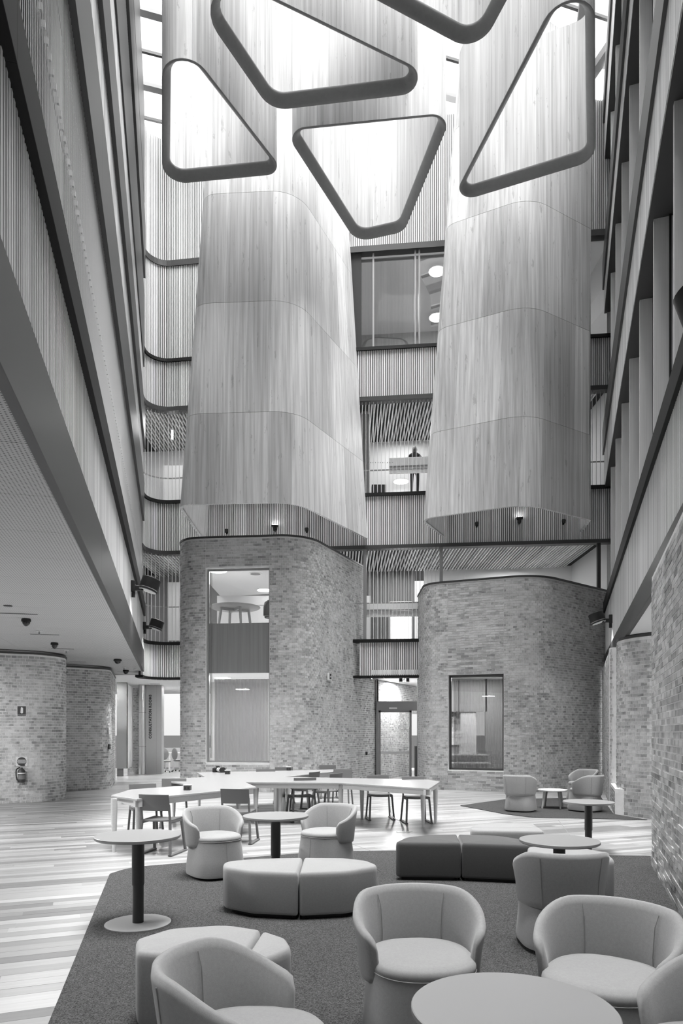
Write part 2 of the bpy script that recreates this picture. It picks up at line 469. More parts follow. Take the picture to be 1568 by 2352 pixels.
# left facade, bottom to top
pieces(wl, 'fascia_panel', LP, Y0, Y1L, 5.6, 3.44, 4.08, -.05, .02, M_fascia)
slat_run(wl, LP(), 4.08, 5.13, .06, .029, .05, n_ind=300, seed=21)
pieces(wl, 'rail', LP, Y0, Y1L, 6.5, 5.13, 5.50, -.16, .06, M_blackrail)
pieces(wl, 'fascia_panel', LP, Y0, Y1L, 5.6, 8.02, 9.2, -.30, .03, M_fascia)
slat_run(wl, LP(), 9.2, 10.2, .06, .036, .045, seed=22)
pieces(wl, 'rail', LP, Y0, Y1L, 6.5, 10.2, 11.2, -.16, .06, M_fascia)
pieces(wl, 'fascia_panel', LP, Y0, Y1L, 5.6, 12.7, 14.9, -.30, .03, M_fascia)
slat_run(wl, LP(), 14.9, 15.4, .06, .036, .045, seed=23)
pieces(wl, 'rail', LP, Y0, Y1L, 6.5, 15.4, 17.0, -.16, .06, M_fascia)
pieces(wl, 'fascia_panel', LP, Y0, Y1L, 5.6, 17.7, 20.6, -.30, .03, M_fascia)
slat_run(wl, LP(), 11.2, 12.7, .06, .036, .045, seed=24)
slat_run(wl, LP(), 17.0, 17.7, .06, .036, .045, seed=25)
# first gallery: rod screen with clips, columns, dark walkway behind
slat_run(wl, LP(), 5.5, 8.02, .06, .0055, .0055, mat=M_rod, n_ind=300, back=False, seed=26, name='screen_rod', off=-.03)
mb = MB()
for z in (5.62, 6.55, 7.5, 7.95): band(mb, LP(), z, z+.008, -.055, -.047)
mb.build('screen_wire', M_mid, wl)
cl = MB().box(-.011, 0, 0, .011, .03, .05).mesh('screen_clip'); cl.materials.append(M_rod)
PLp = Path(LP())
for i in range(150):
    c, t = PLp.at(6.4+i*.12); nn = Vector((t.y, -t.x)); c2 = c+nn*-.015
    inst('screen_clip', cl, wl, Matrix(((t.x, -nn.x, 0, c2.x), (t.y, -nn.y, 0, c2.y), (0,0,1,6.56), (0,0,0,1))))
for y in (5.9, 11.9, 17.9):
    c = Vector(PL(y))-Vector((uL.y, -uL.x))*.16
    MB().lathe((c.x, c.y, 0), [(.1, 5.3), (.1, 8.1)], 24).build('gallery_column', M_offwhite, wl, smooth=True)
pieces(wl, 'gallery_floor', LP, Y0, Y1L, 30, 4.3, 4.5, -4.0, -.2, M_mid, 0)
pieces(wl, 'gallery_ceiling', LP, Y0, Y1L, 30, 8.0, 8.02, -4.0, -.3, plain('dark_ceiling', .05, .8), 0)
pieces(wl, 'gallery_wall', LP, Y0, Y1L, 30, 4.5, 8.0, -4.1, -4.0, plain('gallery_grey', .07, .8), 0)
pieces(wl, 'upper_backing', LP, Y0, Y1L, 30, 8.0, 20.6, -.5, -.31, M_mid, 0)

# right facade
pieces(wr, 'fascia_panel', RP, Y0, Y1R, 5.6, 3.44, 3.84, -.05, .02, M_fascia)
slat_run(wr, RP(), 3.84, 5.1, .06, .031, .05, n_ind=300, seed=31)
pieces(wr, 'rail', RP, Y0, Y1R, 6.5, 5.1, 5.4, -.30, .05, M_blackrail)
lev = [(5.4, 8.9, 9.9, 10.65), (10.65, 14.2, 14.85, 15.65), (15.65, 18.6, 19.6, 20.2)]
for k, (z0, z1, z2, z3) in enumerate(lev):
    y = Y0; i = 0
    while y < Y1R-.1:                                         # glazing, one pane between fins, and the fins
        e = min(Y1R, y+1.8)
        mb = MB(); band(mb, RP(y+.02, e-.02), z0, z1, -.30, -.285); mb.build('window_pane', M_mirrorglass, wr)
        mb = MB(); mb.obox(PR(e), uR, .035, -.28, -.075, z0, z1); mb.build('fin', M_slat, wr, bevel=.004)
        mb = MB(); mb.obox(PR(e-.06), uR, .012, -.33, -.27, z0, z1); mb.build('window_mullion', M_black, wr)
        y = e
    mb = MB(); band(mb, RP(), z1-.06, z1, -.34, -.005); mb.build('window_soffit', M_fascia, wr)
    mb = MB(); band(mb, RP(), z0-.02, z0+.02, -.34, .02); mb.build('window_sill', M_fascia, wr)
    slat_run(wr, RP(), z1, z2, .06, .052, .04, seed=32+k)
    pieces(wr, 'rail', RP, Y0, Y1R, 6.5, z2, z3, -.30, .05, M_fascia)
    mb = MB(); band(mb, RP(), z0, z1, -3.6, -3.5); mb.build('room_wall', plain('room_wall_%d' % k, .30, .8), wr)
    mb = MB(); band(mb, RP(), z0-.3, z0-.05, -3.6, -.32); mb.build('room_floor', M_mid, wr)
mb = MB(); band(mb, RP(), 20.2, 20.7, -.3, .03); mb.build('top_fascia', M_white, wr)

# ================================================================== BACK WALL (curves out of the left facade)
BP = roundpoly([(-6.02, 20.6), (-6.12, 21.62), (-4.6, 21.41), (.6, 20.89), (8.0, 20.15)], [0, .8, 0, 0, 0], n=8)
wb = struct('wall_back', 'back facade of vertical timber slats with open galleries')
def left_of(x): return lambda c, s: c.x > x
for k, (z0, z1) in enumerate([(3.32, 4.34), (7.3, 8.8), (11.84, 13.26), (16.45, 20.3)]):
    slat_run(wb, BP, z0, z1, .057, .034, .04, seed=41+k, skip=(lambda c, s: -4.45 < c.x < .55) if z0 < 5 else None)
slat_run(wb, BP, 13.36, 16.3, .057, .034, .04, seed=47, skip=lambda c, s: c.x > -2.0)
mb = MB()
for z0, z1, n0, n1 in [(4.34, 4.44, -.2, .05), (8.8, 8.9, -.2, .05), (13.26, 13.36, -.2, .05), (3.26, 3.33, -.2, .03)]:
    o_ = MB(); band(o_, BP, z0, z1, n0, n1); o_.build('edge_rail', M_blackrail, wb)
for z0, z1 in [(7.2, 7.31), (11.72, 11.85), (16.28, 16.46)]:
    o_ = MB(); band(o_, BP, z0, z1, -.22, .03); o_.build('edge_rail', M_fascia, wb)
# floors, ceilings and rooms behind the back wall
def by(x, d=0): return 20.95-.1*x+d
def slab(name, z0, z1, x0, x1, d0, d1, mat): MB().prism([(x0, by(x0, d0)), (x1, by(x1, d0)), (x1, by(x1, d1)), (x0, by(x0, d1))], z0, z1).build(name, mat, wb)
for z in (4.3, 8.7, 13.1): slab('gallery_floor', z-.3, z, -8.5, 8.2, .5 if z < 5 else .22, 5.6, M_offwhite)
for z0_, z1_ in ((4.3, 7.5), (8.7, 12.0), (13.1, 16.4)):
    slab('gallery_end_wall', z0_, z1_, 8.0, 8.15, .2, 5.6, M_offwhite); slab('gallery_end_wall', z0_, z1_, -8.6, -8.45, .2, 5.6, M_mid)
slab('gallery_ceiling', 16.3, 16.4, -8, 8, .25, 5.6, M_white)
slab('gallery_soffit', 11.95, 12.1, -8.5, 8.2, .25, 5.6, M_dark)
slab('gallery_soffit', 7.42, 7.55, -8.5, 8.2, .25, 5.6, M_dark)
slab('hall_soffit', 3.36, 3.5, .9, 8.0, .0, 8.5, M_white)
slab('hall_soffit', 3.42, 3.5, -16, -4.3, .1, 10.5, M_white)
rest = MB(); x = -6.8
while x < 7.8:
    rest.prism([(x, by(x, .25)), (x+.035, by(x, .25)), (x+.035, by(x, 3.6)), (x, by(x, 3.6))], 7.34, 7.42, R.random())
    rest.prism([(x, by(x, .25)), (x+.035, by(x, .25)), (x+.035, by(x, 3.4)), (x, by(x, 3.4))], 11.87, 11.95, R.random())
    x += .098
rest.build('ceiling_slats', M_slat, wb)['kind'] = 'stuff'
# gallery back walls
slab('gallery_back_wall', 4.3, 7.4, 2.95, 8, 3.6, 3.7, M_white)
slab('gallery_back_wall', 4.3, 7.4, -1.5, 2.6, 3.6, 3.7, plain('timber_lining', .26, .6))
slab('gallery_back_wall', 8.7, 11.9, -8.5, 8, 3.4, 3.5, M_white)
slab('gallery_back_wall', 13.1, 16.3, -6, 8, 4.4, 4.5, plain('office_wall', .34, .7))
slab('gallery_back_wall', 4.3, 7.4, -8.5, -1.5, 3.6, 3.7, plain('side_lining', .36, .7))
rest = MB(); x = .3
while x < 2.6:
    rest.prism([(x, by(x, 3.55)), (x+.05, by(x, 3.55)), (x+.05, by(x, 3.6)), (x, by(x, 3.6))], 4.3, 7.4, R.random()); x += .09
rest.build('lining_battens', plain('batten_grey', .3, .6), wb)['kind'] = 'stuff'
# posts, doorway and glass balustrades of the first gallery
for x, m in ((.72, M_alu), (3.02, M_mid), (7.62, M_fascia)):
    MB().obox((x, by(x, .06)), (1, -.1), .05, -.05, .05, 4.4, 7.3).build('gallery_post', m, wb)
MB().prism([(1.72, by(1.72, 3.5)), (2.5, by(2.5, 3.5)), (2.5, by(2.5, 3.56)), (1.72, by(1.72, 3.56))], 4.3, 6.25).build('doorway', M_white, wb)
MB().prism([(1.78, by(1.78, 3.46)), (2.44, by(2.44, 3.46)), (2.44, by(2.44, 3.5)), (1.78, by(1.78, 3.5))], 4.4, 6.17).build('doorway_glow', emit('daylit_doorway', 1.2, .8), wb)
bal = MB(); x = .8
for z0, z1 in ((5.42, 5.62), (5.18, 5.36)):
    MB().prism([(.75, by(.75, .35)), (3.4, by(3.4, .35)), (3.4, by(3.4, .40)), (.75, by(.75, .40))], z0, z1).build('balustrade_band', M_white, wb)
MB().prism([(.75, by(.75, .42)), (3.4, by(3.4, .42)), (3.4, by(3.4, .43)), (.75, by(.75, .43))], 4.4, 5.42).build('balustrade_glass', M_glass, wb)
MB().prism([(.75, by(.75, .30)), (3.4, by(3.4, .30)), (3.4, by(3.4, .34)), (.75, by(.75, .34))], 5.36, 5.40).build('handrail', M_mid, wb)
# vertical rod screens of the open galleries
for z0, z1, sd in ((4.44, 7.2, 51), (8.9, 11.72, 52)):
    slat_run(wb, BP, z0, z1, .118, .016, .016, mat=M_rod, back=False, seed=sd, name='screen_rod', off=-.06, skip=(lambda c, s: c.x > 2.9 or -4.45 < c.x < .6) if z0 < 5 else None)
o_ = MB(); band(o_, BP, 9.63, 9.66, -.14, -.10); o_.build('handrail', M_mid, wb)
o_ = MB(); band(o_, BP[:14], 5.55, 5.58, -.14, -.10); o_.build('handrail', M_mid, wb)
# second gallery: perforated balustrade box, column, cabinet, pendant
MB().prism([(1.5, by(1.5, .55)), (3.6, by(3.6, .55)), (3.6, by(3.6, .62)), (1.5, by(1.5, .62))], 9.69, 10.18).build('balustrade_panel', M_white, wb, bevel=.01)
MB().prism([(1.5, by(1.5, .50)), (3.6, by(3.6, .50)), (3.6, by(3.6, .55)), (1.5, by(1.5, .55))], 9.88, 9.91).build('balustrade_groove', M_mid, wb)
MB().lathe((.77, by(.77, 1.3), 0), [(.16, 8.7), (.16, 11.95)], 20).build('gallery_column', M_mid, wb, smooth=True)
MB().box(1.02, 23.0, 8.7, 1.50, 23.3, 9.95).build('cabinet', M_fascia, wb)
for z in (10.02,):
    ho = MB()
    for i in range(28): ho.box(.75+i*.075, by(1.5, .535), z, .775+i*.075, by(1.5, .552), z+.025)
    ho.build('perforation', M_mid, wb)['kind'] = 'stuff'
# third level window: frame, panes, desks and pendant lamps behind
xw0, xw1 = -.35, 4.4
for x in (-.35, .95, 2.22, 2.34):
    MB().prism([(x, by(x, .05)), (x+.05, by(x, .05)), (x+.05, by(x, .2)), (x, by(x, .2))], 13.36, 16.3).build('window_mullion', M_alu, wb)
for a, b in ((-.3, .95), (1.0, 2.22), (2.39, 4.4)):
    MB().prism([(a, by(a, .12)), (b, by(b, .12)), (b, by(b, .13)), (a, by(a, .13))], 13.36, 16.1).build('window_pane', glass('office_glass_%d' % int(a*10), .8, 1.5, 2.2), wb)
MB().prism([(xw0, by(xw0, .05)), (xw1, by(xw1, .05)), (xw1, by(xw1, .2)), (xw0, by(xw0, .2))], 16.1, 16.16).build('window_transom', M_alu, wb)
MB().prism([(7.0, by(7, .12)), (8.0, by(8, .12)), (8, by(8, .13)), (7, by(7, .13))], 13.36, 16.3).build('window_pane', M_glass, wb)
# left curve: window in the gallery wall behind the rods
MB().box(-6.35, 24.3, 8.9, -5.4, 24.4, 11.1).build('gallery_panel', M_offwhite, wb)
MB().box(-6.25, 24.55, 4.9, -5.3, 24.6, 7.0).build('gallery_panel', M_offwhite, wb)

# ================================================================== CEILING OF THE LEFT AISLE
ce = struct('ceiling', 'perforated timber board ceiling over the left aisle')
nL = Vector((uL.y, -uL.x))
cpm = MB().box(-1.199, -.512, 0, 1.199, .512, .03).mesh('ceiling_panel'); cpm.materials.append(M_ceilpan)
for i in range(-3, 27):
    for j in range(5):
        a0, a1 = -.6+i*1.03, -.6+(i+1)*1.03; b0, b1 = -(.02+j*2.4), -(.02+(j+1)*2.4)
        c = Vector((-.883, 0))+uL*((a0+a1)/2)+nL*((b0+b1)/2)
        if c.y < -3 or c.x < -15: continue
        o = bpy.data.objects.new('ceiling_panel', cpm)
        COL.objects.link(o); o.parent = ce; o.location = (c.x, c.y, 3.45); o.rotation_euler = (0, 0, math.atan2(nL.y, nL.x))
MB().prism([PL(-2.9), PL(21), (-15, 22), (-15, -2.9)], 3.49, 3.6).build('ceiling_deck', M_dark, ce)
# right recess soffit
MB().prism([(PR(7.5)[0]+.05, 7.5), (PR(20.4)[0]+.05, 20.4), (12, 20.4), (12, 7.5)], 3.445, 3.5).build('ceiling_soffit', M_offwhite, ce)

# ================================================================== ROOF GLAZING
rf = struct('ceiling_skylight', 'glazed roof high above the hall')
ub = Vector((3.5, 1, 0)).normalized(); vb = Vector((-ub.y, ub.x, 0))
k = 0; d = -3.98
while d < 27:
    c = Vector((0, d, 0)); w = .035 if k % 2 == 0 else .10
    a, b = c-ub*7.6, c+ub*9.5
    MB().prism([(a-vb*w)[:2], (b-vb*w)[:2], (b+vb*w)[:2], (a+vb*w)[:2]], 21.0, 21.08 if k % 2 == 0 else 21.3).build('roof_bar', M_fascia if k % 2 == 0 else M_mid, rf)
    a2, b2 = a+vb*.06, b+vb*.06
    MB().prism([a2[:2], b2[:2], (b2+vb*1.0)[:2], (a2+vb*1.0)[:2]], 21.10, 21.11).build('roof_pane', glass('roof_glass_%d' % k, .97, 1.2, .6), rf)
    d += 1.14; k += 1
for pa, pb in (((4.2, 8.5), (7.2, 21.5)), ((6.6, 22.5), (9.6, 12))):
    a, b = Vector(pa), Vector(pb); t = (b-a).normalized(); MB().obox((a+b)/2, t, (b-a).length/2, -.12, .12, 20.75, 20.98).build('roof_beam', M_mid, rf)

# ================================================================== TIMBER FUNNELS AND HANGING SHAFTS
def funnel(label, bot, top, rads, levels, board=.62, thick=.07):
    f = thing('timber_funnel', label, 'light funnel')
    zb, zt = 7.5, 15.6
    A = roundpoly(bot, rads, n=10); B = roundpoly(top, rads, n=10)
    PA, PB = Path(A), Path(B); N = int(PA.L/board); rr = random.Random(len(label))
    def pt(fr, z):
        k = (z-zb)/(zt-zb); a, ta = PA.at(fr*PA.L); b, tb = PB.at(fr*PB.L); p = a+(b-a)*k; t = (ta+(tb-ta)*min(1, k)).normalized()
        return p, Vector((t.y, -t.x))
    fine = 5
    for z0, z1 in zip(levels, levels[1:]):
        for i in range(N):
            mb = MB(); g = .0012/board/N*board; tone = min(1, max(0, rr.gauss(.5, .28)))
            rings = []
            for z in (z0+.004, (z0+z1)/2, z1-.004):
                o_, i_ = [], []
                for j in range(fine+1):
                    fr = (i+.0022+(1-.0044)*j/fine)/N; p, n = pt(fr, z); o_.append((p.x, p.y, z)); q = p-n*thick; i_.append((q.x, q.y, z))
                rings.append(o_+i_[::-1])
            mb.loft(rings, cap='strip', tone=tone); mb.build('timber_panel', M_wood, f, smooth=True)
    mb = MB(); rings = []
    for z in (levels[0]+.03, levels[-1]):
        rings.append([tuple(pt(j/80, z)[0]-pt(j/80, z)[1]*(thick+.01))+(z,) for j in range(81)])
    mb.loft(rings, closed=False, cap=False); mb.build('lining', M_wood, f, smooth=True)
    return f
LV = [7.5, 9.86, 12.74, 15.6, 18.3, 20.6]
funnel('left timber-clad funnel tapering upward above the drum with the tall two-storey window',
       [(-4.28, 21.2), (-4.27, 17.7), (-1.16, 17.52), (.80, 20.8)], [(-3.7, 21.2), (-3.68, 17.78), (-1.16, 17.62), (.32, 20.9)], [0, .42, 1.0, 0], LV)
funnel('right timber-clad funnel tapering upward above the drum with the curtained window',
       [(3.0, 20.55), (2.15, 18.9), (4.78, 17.66), (6.95, 19.0), (7.1, 20.1)], [(3.4, 20.5), (2.82, 18.9), (4.95, 17.85), (6.95, 19.0), (7.1, 20.1)], [0, .38, 1.1, .06, 0], LV)

ZR = 15.08
def shaft(label, img, rads, top=18.35, thick=.17):
    f = thing('timber_shaft', label, 'light shaft', group='hanging timber light shafts')
    poly = []
    for u, v in img:
        dd = (ZR-CH)*FPX/(HZ-v); poly.append(((u-784)*dd/FPX, dd))
    a = sum(poly[i][0]*poly[(i+1)%len(poly)][1]-poly[(i+1)%len(poly)][0]*poly[i][1] for i in range(len(poly)))
    if a > 0: poly = poly[::-1]; rads = rads[::-1]       # walk so that (ty,-tx) points ... outward
    ring = roundpoly(poly, rads, closed=True, n=9)
    # keep orientation: outward normal is (-ty, tx) for clockwise walks
    P = Path(ring+[ring[0]]); n = max(6, int(P.L/.75)); rr = random.Random(int(img[0][0]))
    def prof(fr, off):
        p, t = P.at((fr % 1.0)*P.L)
        p2, t2 = P.at(((fr+.004) % 1.0)*P.L); p0, t0 = P.at(((fr-.004) % 1.0)*P.L); t = (t0+t2).normalized()
        nn = Vector((-t.y, t.x)); return p+nn*off
    for i in range(n):
        mb = MB(); rings = []; tone = min(1, max(0, rr.gauss(.5, .25)))
        for zo, zi in ((ZR+.006, ZR+.195), (top, top)):
            o_, i_ = [], []
            for j in range(17):
                fr = (i+.002+.996*j/16)/n
                p = prof(fr, 0); q = prof(fr, -thick); o_.append((p.x, p.y, zo)); i_.append((q.x, q.y, zi))
            rings.append(o_+i_[::-1])
        mb.loft(rings, cap='strip', tone=tone); mb.build('timber_panel', M_wood, f, smooth=True)
    # rim: a closed hoop with a rounded section, a little proud on both sides
    sec = [(.002, .006), (-.002, -.008), (-.022, -.014), (-.06, .008), (-.11, .062), (-thick-.008, .15), (-thick-.006, .20), (-thick+.012, .20), (-.025, .02)]   # bevelled: the inner lip sits higher than the outer edge
    m = 260; vs = []; fs = []
    for j in range(m):
        for o_, z in sec:
            p = prof(j/m, o_); vs.append((p.x, p.y, ZR+z))
    k = len(sec)
    for j in range(m):
        for q in range(k): fs.append((j*k+q, ((j+1)%m)*k+q, ((j+1)%m)*k+(q+1)%k, j*k+(q+1)%k))
    MB().add(vs, fs).build('rim', M_woodrim, f, smooth=True, angle=50)
    return f
shaft('hanging timber shaft with a right-triangular mouth at the upper left', [(372, 425), (655, 398), (372, 33)], [.45, .3, .5])
shaft('largest hanging timber shaft, its mouth cut by the top edge left of centre', [(622, 254), (1052, 203), (347, -144)], [.55, .35, .6])
shaft('hanging timber shaft with a downward-pointing trapezium mouth in the centre', [(650, 297), (1040, 258), (928, 532), (818, 556)], [.35, .35, .45, .5])
shaft('hanging timber shaft whose blunt tip alone dips in at the top centre right', [(1097, 124), (1340, -330), (520, -185)], [.5, .5, .5])
shaft('hanging timber shaft with a tall triangular mouth at the upper right', [(1032, 470), (1366, 368), (1366, -182)], [.35, .4, .5])

# ================================================================== BRICK DRUMS AND WALLS
def fill_light(name, loc, sx, sy, power):  # bare area lamp without a fitting, added to brighten a space
    l = bpy.data.lights.new(name, 'AREA'); l.shape = 'RECTANGLE'; l.size = sx; l.size_y = sy; l.energy = power
    o = bpy.data.objects.new(name, l); COL.objects.link(o); o.location = loc; return o

# central left drum, its straight flank runs on into the door corridor
cl_pts = roundpoly([(-4.5, 21.2), (-4.5, 18.48), (-.93, 18.13), (3.6, 27.88)], [0, .75, 1.1, 0], n=10)
Pq = Path(cl_pts); sa, sb_ = Pq.px(472, Pq.near(-4.0, 18.4), Pq.near(-1.0, 18.3)), Pq.px(619, Pq.near(-4, 18.4), Pq.near(-1, 18.3))
s_end = Pq.near(1.17, 22.67); s_mid = Pq.near(.72, 21.7)
brick_wall('wall_drum_left', cl_pts, 0, 6.82, openings=[(sa, sb_, .78, 6.02), (s_end, 99, 3.33, 9), (s_mid, s_end, 3.33, 9), (Pq.px(945, s_end), 99, -1, 2.32)], stretch=[(sa, sb_)],
           joints=(s_mid,), cap_end=s_mid, label='tall rounded brick drum left of the entrance door', seed=61)
# central right drum
cr_pts = roundpoly([(2.35, 21.0), (2.35, 19.21), (5.21, 18.07), (7.9, 20.22)], [0, .6, 1.3, 0], n=10)
Pr = Path(cr_pts); ra, rb = Pr.px(1028, Pr.near(2.6, 19.1), Pr.near(4.7, 18.2)), Pr.px(1157, Pr.near(2.6, 19.1), Pr.near(4.7, 18.2))
brick_wall('wall_drum_right', cr_pts, 0, 5.75, openings=[(ra, rb, .55, 3.19)], stretch=[(ra, rb)], label='lower rounded brick drum right of the entrance door', seed=62)
# aisle drums at the left
brick_wall('wall_aisle_near', roundpoly([(-12, 13.3), (-6.28, 15.8), (-7.75, 18.6)], [0, .85, 0], n=10), 0, 3.36, label='rounded brick wall at the left edge of the aisle', seed=63, dark=.9)
brick_wall('wall_aisle_far', roundpoly([(-9.5, 17.0), (-6.5, 19.2), (-7.42, 22.4)], [0, .55, 0], n=10), 0, 3.36, label='second rounded brick wall further down the aisle', seed=64, dark=.9)
# right side walls
nr = [(5.6, 8.7), (3.706, 8.15), (.87+.348*-1.2, -1.2)]
Pn = Path(nr)
brick_wall('wall_right_near', nr, 0, 3.44, stretch=[(0, Pn.s[1]), (Pn.s[1], Pn.L)], label='flat brick wall at the right edge', seed=65, cap=False)
arc = [(6.33+.9*math.cos(a), 13.3+.9*math.sin(a)) for a in [PI*(.80+.065*i) for i in range(15)]]
brick_wall('wall_right_round', arc, 0, 3.38, label='half-round brick pier behind the flat right wall', seed=66)
brick_wall('wall_right_far', [(7.6, 19.9), (.83+.3375*14.7, 14.7), (6.6, 14.5)], 0, 3.42, label='brick pier beside the lower drum', seed=67, n_ind=150, cap=False)
brick_wall('wall_right_sill', [(.83+.3375*14.7, 14.7), (.83+.3375*13.2, 13.2)], 0, .5, label='low brick sill between two right-hand piers', seed=68, n_ind=60, cap=False)
MB().obox((5.66, 14.0), (-.3198, -.9475), .75, -.5, .01, .5, .53).build('wall_right_ledge', M_white)['kind'] = 'structure'
brick_wall('wall_consult_brick', [(-8.3, 26.5), (-7.6, 26.6), (-7.5, 27.5)], 0, 3.36, label='narrow brick return beside the round steel column', seed=69, n_ind=60, cap=False)

# unseen wall added to cut daylight into the left aisle, with tall windows; closing wall behind the viewer
ow = struct('wall_aisle_light_stop', 'unseen wall added beside the left aisle to cut daylight, with window gaps')
y = -3.0
while y < 16:
    MB().box(-14.2, y, 0, -14.0, y+1.9, 3.5).build('wall_pier', M_offwhite, ow); MB().box(-14.2, y+1.9, 0, -14.0, y+3.0, .4).build('window_apron', M_offwhite, ow)
    MB().box(-14.12, y+1.9, .4, -14.11, y+3.0, 3.5).build('window_pane', M_glass, ow); y += 3.0
MB().box(-14.2, -3.3, 0, .6, -3.1, 3.5).build('wall_end', M_offwhite, ow)
MB().prism([(-.25, -3.0), (.35, -3.0), (.3, -3.3), (-.2, -3.3)], 0, 21).build('wall_apex', M_offwhite, ow)

# ------------------------------------------------ windows in the drums
def frame_rect(parent, c0, c1, z0, z1, w, depth, mat, name='window_frame', extra=()):
    c0, c1 = Vector(c0), Vector(c1); t = (c1-c0).normalized(); L = (c1-c0).length
    for (a, b, u, v) in [(0, L, z0, z0+w), (0, L, z1-w, z1), (0, w, z0, z1), (L-w, L, z0, z1)]+[(0, L, z, z+w) for z in extra]:
        MB().obox(c0+t*(a+b)/2, t, (b-a)/2, -depth, 0, u, v).build(name, mat, parent)
    return t, L
def curtain(parent, c0, c1, z0, z1, amp, waves, mat, name='curtain', seed=1):
    c0, c1 = Vector(c0), Vector(c1); t = (c1-c0).normalized(); n = Vector((t.y, -t.x)); L = (c1-c0).length; N = waves*8; r = random.Random(seed)
    ph = [r.uniform(-.5, .5) for _ in range(N+1)]; rows = []
    for z in (z0, (z0+z1)/2, z1):
        rows.append([tuple(c0+t*(L*i/N)+n*(amp*math.sin(2*PI*i/8+.6*ph[i//8])))+(z,) for i in range(N+1)])
    return MB().loft(rows, closed=False, cap=False).build(name, mat, parent, smooth=True, angle=180)
w1 = struct('window_1', 'two-storey window set into the taller brick drum')
a, t = Pq.at(sa); b, _ = Pq.at(sb_); n = Vector((t.y, -t.x)); a2, b2 = a-n*.14, b-n*.14
frame_rect(w1, a2, b2, .78, 6.02, .05, .06, M_alu, extra=())
for z0, z1 in ((.83, 3.2), (4.55, 5.97)): MB().obox((a2+b2)/2-n*.02, t, (b2-a2).length/2-.05, -.008, 0, z0, z1).build('window_pane', M_glass, w1)
MB().obox((a2+b2)/2-n*.015, t, (b2-a2).length/2-.05, -.03, 0, 3.2, 4.55).build('spandrel_panel', toned('dark_timber', .27, 0, (14,14,.3), 1, .35, .35, .5), w1)
MB().obox(a2+t*.10, t, .008, .0, .02, .9, 5.95).build('blind_cord', M_mid, w1)
MB().obox(a2+t*.13, t, .005, .0, .02, .9, 5.95).build('blind_cord', M_mid, w1)
curtain(w1, a2+t*.12-n*.25, b2-t*.05-n*.25, .82, 3.05, .035, 16, sheer('pale_sheer', .62, .8))
# interior of the taller drum
di = struct('wall_drum_left_room', 'room inside the taller brick drum')
MB().prism([(-4.2, 18.75), (-1.5, 18.6), (.6, 22.4), (-4.2, 23.8)], 6.32, 6.36).build('room_ceiling', M_white, di)
MB().prism([(-4.2, 18.75), (-1.5, 18.6), (.6, 22.4), (-4.2, 23.8)], 4.2, 4.52).build('room_floor', M_offwhite, di)
MB().prism([(-4.25, 18.75), (-1.5, 18.62), (.3, 22.2), (-4.25, 22.6)], 3.24, 3.28).build('room_ceiling', M_white, di)
MB().box(-4.3, 23.6, 4.5, 1.0, 23.7, 6.32).build('room_wall', M_white, di)
MB().box(-4.3, 22.5, 0, 1.0, 22.6, 3.24).build('room_wall', M_offwhite, di)
fill_light('drum_upper_fill', (-2.6, 20.6, 6.28), 1.6, 1.6, 16); fill_light('drum_lower_fill', (-2.6, 20.3, 3.2), 1.6, 1.6, 55)  # added fills lifting both drum rooms, separate from the ceiling discs
def disc_light(loc, r, label, grp=None, drop=.02, cat='lamp', name='ceiling_light'):
    o = thing(name, label, cat, loc, group=grp)
    MB().lathe((0,0,0), [(r*1.06, -.0), (r*1.06, -drop), (r, -drop)], 28).build('trim_ring', M_white, o, smooth=True)
    MB().lathe((0,0,0), [(r*.97, -drop-.006), (r*.97, -drop+.001)], 28).build('diffuser', M_lamp, o, smooth=True)
    return o
disc_light((-3.62, 19.9, 6.32), .28, 'glowing round ceiling light at the left inside the upper drum window')
disc_light((-2.55, 22.6, 6.32), .24, 'glowing round ceiling light above the table seen through the drum window')
disc_light((-3.55, 20.4, 3.24), .24, 'round ceiling light behind the lower pane of the drum window')
o = thing('ceiling_speaker', 'round flush ceiling speaker inside the upper drum window', 'speaker', (-2.56, 20.3, 6.32))
MB().lathe((0,0,0), [(.2, 0), (.2, -.012), (.17, -.016)], 28).build('ring', M_white, o, smooth=True); MB().lathe((0,0,0), [(.15, -.02), (.15, -.012)], 28).build('grille', M_mid, o)
mt = thing('meeting_table', 'round meeting table seen from below through the upper drum window', 'table', (-3.12, 20.0, 4.52))
MB().lathe((0,0,0), [(.68, .70), (.74, .735), (.74, .75)], 40).build('table_top', M_tablewood, mt, smooth=True)
for k in range(4):
    an = .5+k*PI/2; MB().tube([(.42*math.cos(an), .42*math.sin(an), .70), (.52*math.cos(an), .52*math.sin(an), 0)], [.045, .03], 10).build('leg', M_tablewood, mt, smooth=True)
    MB().obox((.21*math.cos(an), .21*math.sin(an)), (math.cos(an), math.sin(an)), .21, -.03, .03, .63, .70).build('bracket', M_tablewood, mt)
oc = thing('office_chair', 'dark curved chair back at the right of the upper drum window', 'chair', (-2.02, 19.75, 4.52))
MB().loft([[(.24*math.cos(q)*s, .06*math.sin(q)*s, z) for q in [2*PI*i/16 for i in range(16)]] for z, s in ((.45, 1), (.7, 1.0), (.84, .85), (.9, .5))]).build('backrest', M_plastic, oc, smooth=True)
MB().lathe((0, .25, 0), [(.22, .42), (.24, .46), (.22, .48)], 20).build('seat', M_plastic, oc, smooth=True)
MB().tube([(0, .25, .03), (0, .25, .42)], .03).build('stem', M_steel, oc)
MB().lathe((0, .25, 0), [(.26, 0), (.25, .03)], 20).build('foot', M_steel, oc)

